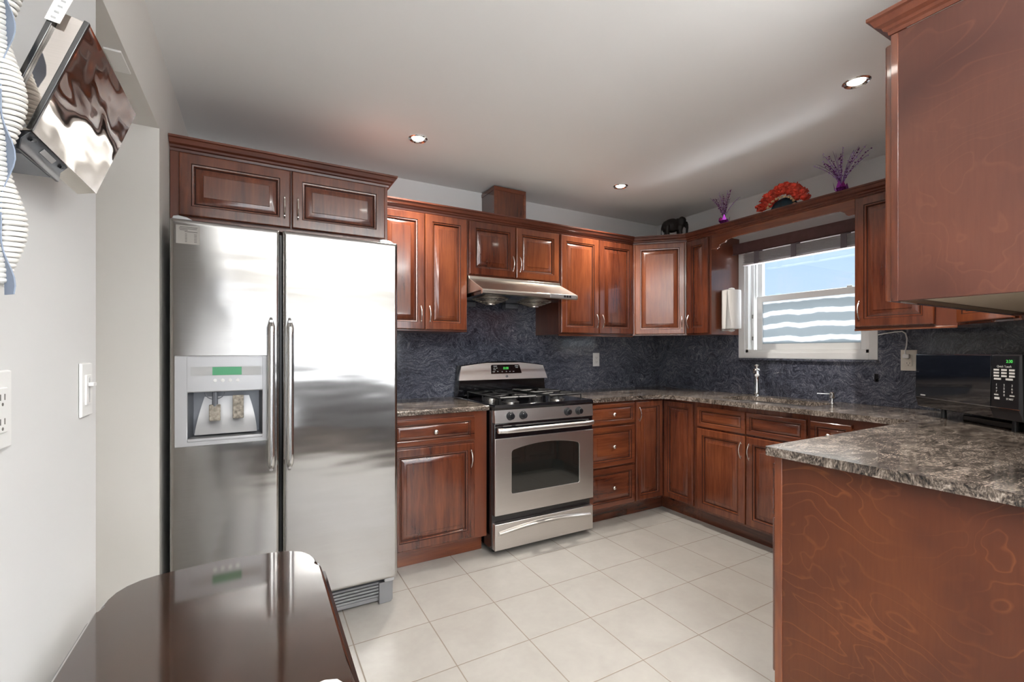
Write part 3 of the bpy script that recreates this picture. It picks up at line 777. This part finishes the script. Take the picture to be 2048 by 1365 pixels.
# backguard
def bg_poly(x0, x1, zb_, ze, zp, n=16, ins=0):
    pts = [(x0+ins, zb_+ins), (x1-ins, zb_+ins), (x1-.004-ins, zb_+.03)]
    for k in range(n+1):
        t = k/n; xx = x1-.026-ins-(x1-x0-.052-2*ins)*t; pts.append((xx, ze-ins+(zp-ze)*math.sin(PI*t)))
    pts += [(x0+.004+ins, zb_+.03)]
    return pts
bgd = obj('backguard', MB().prism(bg_poly(0, W, .918, 1.140, 1.170), 'y', .585, .655), M_BLACK, r, bevel=.004)
fp = [(.004, 1.036), (W-.004, 1.036), (W-.008, 1.060)]
for k in range(17):
    t = k/16; fp.append((W-.030-(W-.060)*t, 1.136+.028*math.sin(PI*t)))
fp += [(.008, 1.060)]
bpm = MB().prism(fp, 'y', .570, .586)
for v in bpm.bm.verts:
    if v.co.y < .58: v.co.y += (v.co.z-1.036)*.22-.012
obj('backguard_panel', bpm, M_STEELR, bgd, bevel=.003)
DPM = lambda poly, ax, a, b: _dpm(poly, a, b)
def _dpm(poly, a, b):
    m = MB().prism(poly, 'y', a, b)
    for v in m.bm.verts: v.co.y += (v.co.z-1.036)*.22-.012
    return m
obj('display_panel', DPM([(.262, 1.078), (.520, 1.078), (.522, 1.085), (.508, 1.140), (.500, 1.144), (.275, 1.144), (.266, 1.138)], 'y', .566, .571), M_BLACK, bgd, bevel=.001)
text('clock_digits', '8:08', .026, M_LED, bgd, (.388, .5705, 1.117))
mb = MB()
for xx, zz, ww in ((.285, 1.134, .030), (.283, 1.120, .014), (.303, 1.120, .014), (.275, 1.093, .018), (.312, 1.095, .010), (.350, 1.093, .010), (.385, 1.093, .010), (.415, 1.093, .010), (.445, 1.093, .012), (.468, 1.134, .030), (.472, 1.122, .022), (.282, 1.108, .020)):
    kp = (zz-1.036)*.22-.012
    obj('keypad_print', MB().box(xx, xx+ww, .5652+kp, .5664+kp, zz-.0025, zz+.0015), M_PRINT, bgd)
obj('maker_badge', MB().lathe([(.011, 0), (.011, .002), (.008, .0026)], (.392, .5635, 1.055), 20, '-y'), M_DGREY, bgd)
obj('badge_ring', MB().tube([(.392+.008*math.cos(k*PI/8), .5606, 1.055+.008*math.sin(k*PI/8)) for k in range(16)], .0008, 6, True), M_CHROME, bgd)
# burners and grates
for bx in (.195, .560):
    for by in (.155, .435):
        b_ = obj('burner', MB().lathe([(.055, .914), (.055, .918), (.044, .922), (.040, .932), (.034, .934), (.034, .940), (.005, .942)], (bx, by, 0), 24), M_BLKMATT, r, smooth=40)
        obj('burner_ring', MB().lathe([(.060, .9145), (.060, .917), (.052, .9175)], (bx, by, 0), 24), M_NICKEL, b_)
    mb = MB(); gx0, gx1, gy0, gy1, gz = bx-.130, bx+.130, .050, .545, .955
    def bar(a, b, w_=.0065): 
        a, b = Vector(a), Vector(b); mb.tube([a, b], w_, 4)
    for yy in (gy0, (gy0+gy1)/2, gy1): bar((gx0, yy, gz), (gx1, yy, gz))
    for xx in (gx0, gx1):
        bar((xx, gy0, gz), (xx, gy1, gz))
        for yy in (gy0, (gy0+gy1)/2, gy1): bar((xx, yy, gz), (xx, yy, .915))
    for by in (.155, .435):
        for dx, dy in ((1, 0), (-1, 0), (0, 1), (0, -1)):
            ex_ = .13 if dx else .115
            bar((bx+dx*ex_, by+dy*ex_, gz), (bx+dx*.030, by+dy*.030, gz+.004), .0055)
    obj('grate', mb, M_BLKMATT, r, smooth=0)

# ---------------------------------------------------------------- range hood
hx0, hx1 = 1.216, 1.952
r = thing('range_hood', 'stainless steel under-cabinet range hood with sloping front', 'range hood', (hx0, 2.545, 1.60))
W = hx1-hx0-.002
prof = [(.215, .1455), (.212, .128), (.018, .040), (.004, .034), (0, .024), (.002, .010), (.012, .004), (.03, .004), (.03, .028), (.545, .028), (.545, .1455)]
obj('canopy', MB().prism(prof, 'x', 0, W), M_HOOD, r, bevel=.0015, smooth=20)
obj('underside', MB().box(.012, W-.012, .03, .545, .006, .0285), M_BLACK, r)
for bx in (.19, .545):
    mb = MB()
    for rr, zz in ((.125, .004), (.105, -.004), (.085, -.012), (.062, -.020), (.038, -.026)): mb.tube([(bx+rr*math.cos(k*PI/12), .28+rr*math.sin(k*PI/12), zz) for k in range(24)], .0025, 6, True)
    for k in range(8):
        a = k*PI/4; mb.tube([(bx+.128*math.cos(a), .28+.128*math.sin(a), .005), (bx+.02*math.cos(a), .28+.02*math.sin(a), -.030)], .0018, 5)
    mb.lathe([(.036, -.036), (.036, -.028), (.02, -.026)], (bx, .28, 0), 20)
    obj('fan_guard', mb, M_HOOD, r)
    obj('grease_cup', MB().box(bx-.13, bx-.02, .47, .53, -.030, .006), M_DGREY, r, bevel=.006)
pn = obj('control_strip', MB().box(.500, W-.020, -.005, .010, .006, .034), M_LGREY, r, bevel=.003)
for k in range(3): obj('button', MB().box(.610+.022*k, .626+.022*k, -.008, -.004, .013, .028), M_BLKPL, pn, bevel=.001)
mb = MB()
for k in range(5): mb.box(.530+.012*k, .538+.012*k, -.0058, -.0048, .019, .0215)
obj('maker_print', mb, M_GREYPL, pn)
mb = MB()
for k in range(26): 
    xx = .22+.012*k; mb.box(xx, xx+.004, .135, .150, .0935, .0965, None)

# ---------------------------------------------------------------- microwave
ml, mr_ = Vector((2.99, 1.042)), Vector((2.625, .585)); W = (mr_-ml).length; ang = math.degrees(math.atan2(mr_.y-ml.y, mr_.x-ml.x))
r = thing('microwave', 'black countertop microwave set diagonally in the corner of the worktop', 'microwave', (ml.x, ml.y, ZT), ang)
h = .273; z0 = .046; dp = .37
obj('housing', MB().box(.004, W-.004, .022, dp, z0, z0+h-.004), M_BLKPL, r, bevel=.006)
mb = MB()
for a in (.10, W-.10):
    for b_ in (.06, dp-.06): obj('foot', MB().lathe([(.012, 0), (.010, z0+.002)], (a, b_, 0), 12), M_BLKPL, r)
obj('base_tray', MB().box(.20, W-.01, .07, dp-.02, .0, .030), M_BLACK, r, bevel=.004)
dW = W*.765
md = obj('door', MB().rings([[(0, .022, z0), (dW, .022, z0), (dW, .022, z0+h), (0, .022, z0+h)], [(0, .010, z0+.004), (dW, .010, z0+.004), (dW, .004, z0+h-.002), (0, .004, z0+h-.002)],
      [(.002, -.003, z0+.052), (dW-.001, -.003, z0+.052), (dW-.001, .0, z0+h-.006), (.002, .0, z0+h-.006)]]), M_MWGLASS, r, bevel=.001)
obj('trim_line', MB().box(.002, W, -.0045, -.002, z0+.050, z0+.0525), M_CHROME, md)
obj('maker_print', MB().box(.040, .072, -.0042, -.0028, z0+.060, z0+.066), M_GREYPL, md)
obj('door_catch', MB().box(.006, .020, -.0036, -.0020, z0+.178, z0+.182), M_CHROME, md)
pc = obj('control_panel', MB().rings([[(dW+.002, .022, z0), (W, .022, z0), (W, .022, z0+h), (dW+.002, .022, z0+h)], [(dW+.002, .008, z0+.004), (W-.002, .008, z0+.004), (W-.002, .004, z0+h-.002), (dW+.002, .004, z0+h-.002)],
      [(dW+.003, -.003, z0+.052), (W-.010, -.003, z0+.052), (W-.010, .0, z0+h-.006), (dW+.003, .0, z0+h-.006)]]), M_BLKPL, r, bevel=.001)
px0 = dW+.012; pw = W-dW-.03
text('clock_digits', '2:30', .017, M_LED, pc, (px0+pw*.72, -.0035, z0+.243), align='CENTER')
text('panel_title', 'Quick Touch', .0125, M_PRINT, pc, (px0+pw*.5, -.0035, z0+.222))
def key(label, x, z, w_, hh, m=M_PRINT):
    obj('key', MB().lathe([(w_, 0), (w_, .0012)], (x, -.0026, z), 16, '-y') if w_ == hh else MB().box(x-w_, x+w_, -.0042, -.0026, z-hh, z+hh), m, pc)
for j, row in enumerate((3, 3, 3, 2)):
    for i in range(row):
        xx = px0+pw*((.17, .5, .83)[i] if row == 3 else (.22, .72)[i]); key('', xx, z0+.208-.0125*j, .0125 if row == 3 else .016, .0038)
for n_ in range(10):
    j, i = ((n_-1)//3, (n_-1) % 3) if n_ else (3, 1)
    xx = px0+pw*(.17, .5, .83)[i]; zz = z0+.145-.0135*j
    text('key_digit', str(n_), .013, M_PRINT, pc, (xx, -.0035, zz))
key('', px0+pw*.17, z0+.1045, .010, .0025); key('', px0+pw*.83, z0+.1045, .010, .0025)
key('', px0+pw*.2, z0+.090, .012, .0045); 
text('start_key', 'START', .011, M_PRINT, pc, (px0+pw*.74, -.0035, z0+.090))

# ---------------------------------------------------------------- outlets and switches
def outlet(label, loc, rz, mat=M_WHITE, w_=.072, h_=.118, style='duplex', name='wall_outlet', cat='outlet'):
    r = thing(name, label, cat, loc, rz, 'wall plates')
    pl = obj('plate', MB().rings([[(-w_/2, 0, -h_/2), (w_/2, 0, -h_/2), (w_/2, 0, h_/2), (-w_/2, 0, h_/2)], [(-w_/2+.002, -.005, -h_/2+.002), (w_/2-.002, -.005, -h_/2+.002), (w_/2-.002, -.005, h_/2-.002), (-w_/2+.002, -.005, h_/2-.002)]]), mat, r, bevel=.001)
    if style == 'duplex':
        obj('receptacle', MB().box(-.0165, .0165, -.008, -.004, -.033, .033), mat, r, bevel=.001)
        mb = MB()
        for zc in (-.018, .018):
            mb.box(-.0075, -.0055, -.0085, -.0075, zc-.003, zc+.006).box(.0055, .0075, -.0085, -.0075, zc-.003, zc+.006)
            mb.lathe([(.0025, 0), (.0025, .001)], (0, -.0076, zc-.009), 8, '-y')
        obj('slots', mb, M_SLOT, r)
    else:
        obj('dimmer', MB().box(-.0165, .0165, -.008, -.004, -.033, .033), mat, r, bevel=.001)
        obj('slide_track', MB().box(-.003, .003, -.0086, -.0076, -.028, .028), M_GREYPL, r)
        obj('slider', MB().box(-.011, .011, -.018, -.0085, .008, .016), mat, r, bevel=.001)
    return r
outlet('white outlet on the granite stove-wall backsplash right of the range', (2.572, YW-.0125, 1.172), 0)
og = outlet('ivory outlet on the window-wall backsplash beside the microwave with a cord plugged in', (XW-.0125, 1.186, 1.192), -90, M_PLATE, .078, .122)
outlet('white outlet at the left edge of the left wall', (XL+.001, .945, 1.158), 90, w_=.078)
outlet('white sliding dimmer switch on the left wall above the dark table', (XL+.001, 1.338, 1.160), 90, style='dimmer', name='wall_switch', cat='switch')
# under-cabinet cord
xw = XW-.02
mb = MB().tube([(xw, 1.334, 1.345), (xw, 1.30, 1.352), (xw, 1.25, 1.360), (xw-.002, 1.215, 1.362), (xw-.004, 1.198, 1.350), (xw-.006, 1.190, 1.32), (xw-.006, 1.192, 1.28), (xw-.008, 1.198, 1.245), (xw-.012, 1.196, 1.225)], .0035, 8)
r = thing('power_cord', 'white cord running along the cabinet bottom down to the ivory outlet', 'cord', (xw, 1.186, 1.21))
o = obj('cable', mb, M_WHITE, r); o.location = (-xw, -1.186, -1.21)
o = obj('plug', MB().box(xw-.020, xw-.0005, 1.176, 1.208, 1.204, 1.228), M_WHITE, r, bevel=.004); o.location = (-xw, -1.186, -1.21)
r = thing('wall_hook', 'small black hook stuck on the granite below the right window corner', 'hook', (XW-.0125, 1.345, 1.085), -90)
obj('plate', MB().box(-.010, .010, -.005, 0, -.028, .022), M_BLACK, r, bevel=.002)
obj('prong', MB().tube([(0, -.004, -.012), (0, -.016, -.022), (0, -.020, -.012)], .003, 8), M_BLACK, r)

# ---------------------------------------------------------------- paper towel
r = thing('paper_towel_holder', 'white paper towel holder with a full roll on the cabinet side by the window', 'paper towel holder', (3.115, 2.185, 1.414))
mb = MB(); n = 40; rs = []
obj('roll', MB().lathe([(.018, .002), (.064, 0), (.0655, .004), (.0655, .284), (.064, .288), (.018, .286)], n=40), M_PAPER, r, smooth=50)
obj('loose_sheet', MB().rings([[(-.064, .012, z), (-.068, .0, z), (-.070-.030*(1-t), -.02+.01*t, z), (-.0705-.030*(1-t), -.0215+.01*t, z), (-.0665, -.002, z), (-.063, .010, z)] for z, t in ((0, 0), (.10, .35), (.20, .8), (.284, 1))]), M_PAPER, r, smooth=60)
rh = r
mb = MB().lathe([(.024, -.012), (.016, -.016), (.002, -.017)], n=20)
mb = MB()
for s, z in ((1, .296), (-1, -.012)):
    mb.lathe([(.002, z), (.022, z), (.024, z+.003), (.018, z+.006+.004*s), (.004, z+.009+.005*s)] if s > 0 else [(.004, z-.010), (.018, z-.006), (.024, z), (.022, z+.004), (.002, z+.005)], n=20)
    mb.box(-.010, .010, .0, .0765, z-.001, z+.004)
obj('arms', mb, M_WHITE, rh)
obj('mounting_bar', MB().box(-.011, .011, .0685, .0765, -.012, .300), M_WHITE, rh, bevel=.002)
obj('spindle', MB().lathe([(.012, -.008), (.012, .297)], n=16), M_WHITE, rh)

# ---------------------------------------------------------------- window blind
r = thing('window_blind', 'raised wooden slat blind with dark brown valance at the window', 'blind', (3.225, 2.255, 0), -90)
obj('valance', MB().prism([(0, 1.992), (.006, 1.990), (.012, 2.000), (.008, 2.012), (.008, 2.040), (.004, 2.050), (.0, 2.072), (.018, 2.072), (.018, 1.992)], 'x', .0, .912), M_BLIND, r, bevel=.001)
obj('headrail', MB().box(.025, .888, .022, .068, 2.015, 2.062), M_BLIND, r)
for k in range(11):
    z = 1.984-.0066*k
    obj('slat', MB().box(.072+.002*(k % 3), .868-.002*(k % 2), .020, .066, z, z+.0022), M_SLAT, r, bevel=.0008)
obj('bottom_rail', MB().box(.070, .868, .018, .068, 1.900, 1.911), M_SLAT, r, bevel=.002)
for xx in (.165, .435, .745):
    obj('ladder_tape', MB().box(xx, xx+.036, .0165, .0175, 1.902, 2.015).box(xx, xx+.036, .0685, .0695, 1.902, 2.015), M_TAPE, r)
obj('cord', MB().tube([(.86, .016, 2.0), (.862, .016, 1.70), (.86, .016, 1.40)], .0012, 6).tube([(.868, .016, 2.0), (.870, .016, 1.70), (.868, .016, 1.42)], .0012, 6), M_WHITE, r)
r = thing('puck_light', 'small white puck light under the valance above the window', 'light', (3.03, 1.69, 2.1115))
obj('housing', MB().lathe([(.034, 0), (.034, -.012), (.028, -.018), (.004, -.018)], n=24), M_WHITE, r)

# ---------------------------------------------------------------- downlights
for i, (lx_, ly_, lb, pw_) in enumerate(((.785, 2.486, 'round recessed ceiling light above the refrigerator end of the stove wall', 12), (2.287, 2.486, 'round recessed ceiling light nearest the kitchen corner', 12),
        (2.313, 1.014, 'round recessed ceiling light at upper right beside the end-on cabinet', 12), (.785, .90, 'round recessed ceiling light over the middle of the room near the camera', 5))):
    r = thing('ceiling_light', lb, 'ceiling light', (lx_, ly_, ZC), 0, 'recessed ceiling lights')
    obj('trim_ring', MB().rings([[(a*math.cos(k*PI/20), a*math.sin(k*PI/20), z) for k in range(40)] for a, z in ((.052, -.0005), (.053, -.004), (.046, -.009), (.036, -.005), (.033, -.001))], cap0=False, cap1=False), M_CHROME, r, smooth=50)
    obj('lamp', MB().lathe([(.0325, -.001), (.030, -.004), (.002, -.006)], n=30), M_BULB, r)
    ld = bpy.data.lights.new('downlight', 'SPOT'); ld.energy = pw_*4.6; ld.spot_size = R(128); ld.spot_blend = .9; ld.shadow_soft_size = .035; ld.color = (1, .94, .86)
    lo = bpy.data.objects.new('downlight_lamp', ld); lo.location = (0, 0, -.02); lo.parent = r; C.objects.link(lo)

r = thing('added_fill_lamp', 'long linear fill lamp added out of view over the dining end', 'fill light', (1.10, -.95, 0))  # body of the added fill lamp, out of view
obj('housing', MB().box(-.77, .77, -.055, -.050, 1.775, 1.855).box(-.77, .77, .050, .055, 1.775, 1.855).box(-.775, -.77, -.055, .055, 1.775, 1.855).box(.77, .775, -.055, .055, 1.775, 1.855), M_HANDLE, r)
obj('fill_diffuser', MB().box(-.76, .76, -.048, .048, 1.78, 1.85), plain('fill_diffuser', (1, 1, 1), .5, emit=(1, .96, .90), estr=3), r)
for a in (-.6, .6): obj('suspension_wire', MB().tube([(a, 0, 1.85), (a, 0, ZC)], .002, 6), M_CHROME, r)

# ---------------------------------------------------------------- ornaments on the cabinets
ZS = 2.177
r = thing('elephant_figurine', 'dark carved elephant figurine on the diagonal corner cabinet', 'figurine', (2.935, 2.565, ZS), -32)
mb = MB(); e = mb.ellipsoid
Ry = lambda a: Matrix.Rotation(R(a), 3, 'Y')
e((-.020, 0, .082), (.072, .046, .056), Ry(-6)); e((-.060, 0, .070), (.042, .040, .052)); e((.030, 0, .090), (.046, .038, .050))
e((.062, 0, .118), (.030, .026, .034), Ry(20)); e((.058, 0, .140), (.020, .020, .014)); e((.078, 0, .098), (.018, .018, .028))
mb.tube([(.085, 0, .105), (.096, 0, .085), (.100, 0, .060), (.098, 0, .030), (.094, 0, .008)], [.018, .014, .011, .009, .007], 12)
for dx in (-.062, .040):
    for dy in (-.022, .022):
        mb.tube([(dx, dy, .075), (dx+.002*(1 if dy > 0 else -1), dy, .030), (dx, dy, .0)], [.024, .017, .0175], 14)
for dy in (-1, 1): mb.ellipsoid((.040, dy*.034, .104), (.026, .006, .034), Matrix.Rotation(R(18*dy), 3, 'Z'))
mb.tube([(-.094, 0, .088), (-.104, 0, .060), (-.105, 0, .020), (-.103, 0, .006)], [.006, .004, .003, .005], 8)
o = obj('body', mb, M_ELE, r)
rm = o.modifiers.new('remesh', 'REMESH'); rm.mode = 'VOXEL'; rm.voxel_size = .0028; rm.use_smooth_shade = True
sm = o.modifiers.new('smooth', 'SMOOTH'); sm.factor = .6; sm.iterations = 3
for dy in (-1, 1): obj('tusk', MB().tube([(.080, dy*.013, .084), (.092, dy*.017, .070), (.100, dy*.017, .068)], [.004, .003, .001], 8), M_ELE, r)

def bouquet(label, loc, ht, spread, seed, n=17):
    rnd = random.Random(seed)
    r = thing('foil_spray', label, 'decoration', loc, 0, 'purple foil sprays')
    mb = MB()
    mb.lathe([(.010, 0), (.022, .004), (.030, .022), (.026, .040), (.012, .050)], n=10)
    obj('foil_base', mb, M_PURPLE, r, smooth=10)
    for k in range(5):
        a = k*2*PI/5+rnd.random(); c, s_ = math.cos(a), math.sin(a)
        tip = .052+.02*rnd.random()
        obj('foil_leaf', MB().rings([[(c*.016-s_*.014, s_*.016+c*.014, .008), (c*.018+s_*.014, s_*.018-c*.014, .008), (c*.016+s_*.014, s_*.016-c*.014, .007), (c*.014-s_*.014, s_*.014+c*.014, .007)],
                     [(c*.034-s_*.016, s_*.034+c*.016, .030), (c*.034+s_*.016, s_*.034-c*.016, .030), (c*.032+s_*.016, s_*.032-c*.016, .031), (c*.032-s_*.016, s_*.032+c*.016, .031)],
                     [(c*.040-s_*.001, s_*.040+c*.001, tip), (c*.040+s_*.001, s_*.040-c*.001, tip), (c*.039+s_*.001, s_*.039-c*.001, tip), (c*.039-s_*.001, s_*.039+c*.001, tip)]]), M_PURPLE, r, smooth=0)
    for k in range(n):
        a = 2*PI*k/n+rnd.uniform(-.2, .2); sp = spread*(.25+.75*rnd.random())*.5; hh = ht*(.72+.28*rnd.random())
        # sprays fan out mostly along the shelf
        ex_, ey_ = sp*math.cos(a)*.45, sp*math.sin(a)*1.0
        if abs(ey_) < sp*.3: ey_ *= 2
        pts = [(ex_*t**1.7+.004*math.cos(a), ey_*t**1.7+.004*math.sin(a), .03+(hh-.03)*t-(.02*t**3 if sp > spread*.35 else 0)) for t in [i/7 for i in range(8)]]
        st = obj('stem', MB().tube(pts, [.0014]*7+[.0006], 5), M_PSTEM, r)
        mb = MB()
        if k % 3 != 2:
            for i in range(13):
                t = .30+.68*i/12; j = min(int(t*7), 6); f = t*7-j
                p = Vector(pts[j]).lerp(Vector(pts[j+1]), f)+Vector((rnd.uniform(-1, 1), rnd.uniform(-1, 1), rnd.uniform(-1, 1)))*.006
                s = rnd.uniform(.003, .0055)
                mb.ellipsoid(p, (s, s, s*.8), u=5, v=4)
            obj('beads', mb, M_PBEAD if k % 2 else M_PURPLE, st, smooth=0)
    return r
bouquet('shorter purple foil spray standing left above the window beside the elephant', (3.0, 2.165, ZS-.001), .255, .30, 3, 15)
bouquet('taller purple foil spray standing right above the window', (3.005, 1.395, ZS-.001), .275, .34, 5, 22)
r = thing('silk_flower_arrangement', 'coral red silk flowers in a dark teal basket above the window', 'flowers', (3.03, 1.762, ZS-.001), -90)
rn = random.Random(11)
mb = MB(); rs = []
for i in range(9):
    t = i/8; rr = .088*math.sqrt(max(0.001, 1-(t*.98)**2)); rs.append([(.024+rr*math.cos(k*PI/12), rr*.50*math.sin(k*PI/12)-.01, .075*t) for k in range(24)])
obj('basket', MB().rings(rs), M_TEAL, r, smooth=60)
def bloom(c, s, mat, n=11):
    mb = MB()
    for k in range(n):
        a = k*2.4+rn.random()*.5; tl = rn.uniform(.1, 1.0); L_ = s*rn.uniform(.75, 1.1); wd = s*.48
        M = Matrix.Rotation(a, 3, 'Z') @ Matrix.Rotation(-tl, 3, 'Y')
        pr = [(0, .12), (.35, .75), (.7, 1.0), (1.0, .55)]
        rows = []
        for q, (u_, w_) in enumerate(pr):
            zz = .12*s*math.sin(q*1.9+k)
            p = [M @ Vector((L_*u_, wd*w_*v_, zz+.10*s*math.cos(5*v_+k))) for v_ in (-1, -.4, .4, 1)]
            nrm_ = M @ Vector((0, 0, .0012))
            rows.append([Vector(c)+x_ for x_ in p]+[Vector(c)+x_+nrm_ for x_ in reversed(p)])
        mb.rings(rows)
    return obj('flower', mb, mat, r, smooth=60)
for i in range(15):
    a = PI*(.02+.96*i/14); rr = .112+.022*rn.random()
    bloom((.02-rr*math.cos(a)*1.15, -.028+rn.uniform(-.012, .012), .010+.108*math.sin(a)+rn.uniform(-.008, .01)), .040, M_RED)
for i in range(12):
    a = PI*(.06+.88*i/11); bloom((.02-.098*math.cos(a), -.030+.02*rn.random(), .022+.085*math.sin(a)), .040, M_RED)
for i in range(7):
    a = PI*(.12+.76*i/6); bloom((.02-.10*math.cos(a), .02, .04+.105*math.sin(a)), .042, M_RED)
for i in range(11):
    a = PI*(.0+1.0*i/10); bloom((.024-.088*math.cos(a), -.050, .004+.066*math.sin(a)), .014, M_CREAM, 7)

# ---------------------------------------------------------------- dark table in the foreground
ZTb = .742
tx0, tx1, ty0, ty1 = -.288, .142, -.20, 1.312
def table_outline(off=0):
    pts = []
    a = [(tx0, ty0), (tx1, ty0)]
    # right edge up to the notch, then the rounded ear, a gently bowed far edge, mirrored on the left
    Rr = [(tx1, 1.150), (tx1-.001, 1.160), (tx1-.006, 1.166), (tx1-.009, 1.172), (tx1-.006, 1.180), (tx1-.008, 1.205), (tx1-.016, 1.235), (tx1-.032, 1.262), (tx1-.056, 1.283), (tx1-.085, 1.295)]
    cxm = (tx0+tx1)/2
    Lf = [(2*cxm-p[0], p[1]) for p in Rr[::-1]]
    mid = [(tx1-.085+(tx0-tx1+.17)*t, 1.295+.017*math.sin(PI*t)) for t in [i/10 for i in range(1, 10)]]
    pts = a+Rr+mid+Lf
    if off:
        n = len(pts); o = []
        for i in range(n):
            p0, p1, p2 = Vector(pts[i-1]), Vector(pts[i]), Vector(pts[(i+1) % n]); d = (p2-p0).normalized(); nn = Vector((d.y, -d.x))
            o.append((p1.x-nn.x*off, p1.y-nn.y*off))
        return o
    return pts
r = thing('dining_table', 'glossy dark brown table with rounded notched corners against the left wall', 'table', (-.07, .70, 0))
rs = []
for off, z in ((.014, ZTb-.034), (.004, ZTb-.032), (.0, ZTb-.026), (.002, ZTb-.019), (.009, ZTb-.016), (.011, ZTb-.013), (.010, ZTb-.009), (.0115, ZTb-.005), (.014, ZTb-.002), (.0165, ZTb)):
    rs.append([(p[0]+.07, p[1]-.70, z) for p in table_outline(off)])
obj('tabletop', MB().rings(rs), M_TABLE, r, smooth=14)
obj('apron', MB().box(-.16, .15, -.82, .50, ZTb-.10, ZTb-.034), M_TABLE, r, bevel=.003)
for a in (-.155, .115):
    for b_ in (-.81, .465):
        obj('leg', MB().box(a, a+.03, b_, b_+.03, 0, ZTb-.10), M_TABLE, r, bevel=.003)
# napkin at the bottom edge of the view
mb = MB(); n1_, n2_ = 10, 8; rs = []
pn_ = [(-.032, .62), (.118, .60), (.121, .69), (.112, .722), (.105, .735), (.088, .742), (.06, .738), (.03, .727), (-.0, .71), (-.030, .69)]
rs = [[(p[0], p[1], ZTb+.0006) for p in pn_], [(p[0]+.001, p[1], ZTb+.004) for p in pn_]]
tag(obj('napkin', MB().rings(rs), M_PAPER, bevel=.001), 'folded white napkin on the dark table at the bottom edge', 'napkin')

# ---------------------------------------------------------------- tilted mirror-metal box on the left wall
M_BAR = plain('dark_metal_edge', (.10, .10, .10), .22, 1)
y0, y1 = .862, 1.150
b0, b1 = Vector((-.270, 1.547)), Vector((-.2105, 1.714))      # bottom / top of the front face in (x, z)
u_ = (b1-b0).normalized(); nn = Vector((u_.y, -u_.x)); back = -nn*.050
r = thing('wall_mounted_panel', 'mirror-finished metal panel box tilted out from the left wall on a black bracket', 'wall panel', (-.33, 1.0, 1.56))
def W3(p, y): return (p.x+.33, y-1.0, p.y-1.56)
def quadbox(poly, ya, yb): return MB().rings([[W3(p, ya) for p in poly], [W3(p, yb) for p in poly]])
c0, c1 = b0+back, b1+back
c0 = Vector((-.289, 1.585)); c1 = Vector((-.2425, 1.7215))
obj('front_sheet', quadbox([b0, b1, b1-nn*.003, b0-nn*.003], y0+.004, y1), M_MIRROR, r)
obj('side_sheet', quadbox([b0-nn*.003, b1-nn*.003, c1, c0], y0+.004, y0+.006), M_MIRROR, r)
obj('back_sheet', quadbox([c0, c1, c1-nn*.003, c0-nn*.003], y0+.004, y1), M_MIRROR, r)
obj('far_side', quadbox([b0-nn*.003, b1-nn*.003, c1, c0], y1-.004, y1), M_DGREY, r)
lip = Vector((-.296, 1.541))
obj('lower_sheet', quadbox([b0, b0-nn*.003+Vector((0, .002)), lip+Vector((0, .003)), lip], y0, y1-.004), M_HOOD, r)
for p in (b0, c0):
    q = b1 if p is b0 else c1
    d = (q-p).normalized(); m_ = Vector((d.y, -d.x))
    obj('edge_bar', quadbox([p+m_*.0015, q+m_*.0015, q-m_*.0050, p-m_*.0050], y0-.002, y0+.0045), M_BAR, r, bevel=.001)
P4 = [Vector(q) for q in ((-.2700, 1.5455), (-.2795, 1.5345), (-.2815, 1.5195), (-.2855, 1.5195), (-.2855, 1.5440))]
br = obj('bracket', quadbox(P4, y0+.001, y0+.141), M_BLKPL, r, bevel=.0008, label='black bracket with screw holes')
obj('wall_plate', quadbox([Vector(q) for q in ((-.3345, 1.519), (-.2856, 1.519), (-.2856, 1.544), (-.3345, 1.560))], y0+.02, y0+.120), M_DGREY, r)
for yy in (y0+.018, y0+.125):
    obj('screw_hole', MB().tube([W3(Vector((-.2735, 1.5400)), yy), W3(Vector((-.2725, 1.5385)), yy)], .0035, 12), M_BLACK, br)
obj('bracket_label', quadbox([Vector((-.2728, 1.5410)), Vector((-.2780, 1.5350)), Vector((-.2785, 1.5354)), Vector((-.2733, 1.5414))], y0+.055, y0+.100), M_GREYPL, br)
obj('label_tag', quadbox([Vector((-.2400, 1.700)), Vector((-.2556, 1.702)), Vector((-.2400, 1.748)), Vector((-.2225, 1.748))], y0-.0045, y0-.0035), M_PAPER, r, label='white paper label with small print')
for k in range(5): obj('label_print', quadbox([Vector((-.2380+.0035*k-.006, 1.705+.0085*k)), Vector((-.2480+.0035*k-.001, 1.706+.0085*k)), Vector((-.2478+.0035*k-.001, 1.7085+.0085*k)), Vector((-.2378+.0035*k-.006, 1.7075+.0085*k))], y0-.0049, y0-.0044), M_GREYPL, r)
mb = MB()
# coiled phone-style cord with a strap twisted through it
r = thing('coiled_cord', 'white ribbed coiled cord with blue-grey strap hanging at the left edge', 'cord', (-.287, .835, 1.33))
def cpath(z): return .0085*math.cos(2*PI*(z+1.33-1.577)/.165)-.001
pts = []; N = 1900
for i in range(N):
    z = .62*i/N; a = 2*PI*z/.0068; rr = .0125
    pts.append((cpath(z)+rr*math.cos(a), .004*math.sin(z*40)+rr*math.sin(a), z))
obj('coil', MB().tube(pts, .0031, 6), M_CORD, r, smooth=60)
rs = []
for i in range(60):
    z = -.012+.64*i/59; cx_ = -.75*cpath(z)+.001; w_ = .0055+.002*math.cos(z*76)
    rs.append([(cx_-w_, -.0005, z), (cx_+w_, -.0165, z), (cx_+w_+.001, -.0155, z), (cx_-w_+.001, .0005, z)])
obj('strap', MB().rings(rs), M_STRAP, r, smooth=60)
# little white card stuck under the lowered head
o = obj('card', MB().box(-.385, -.345, 1.70, 1.82, 2.1085, 2.1145), M_PAPER, None, bevel=.001)
tag(o, 'small white card fixed under the lowered head of the recess at upper left', 'card')
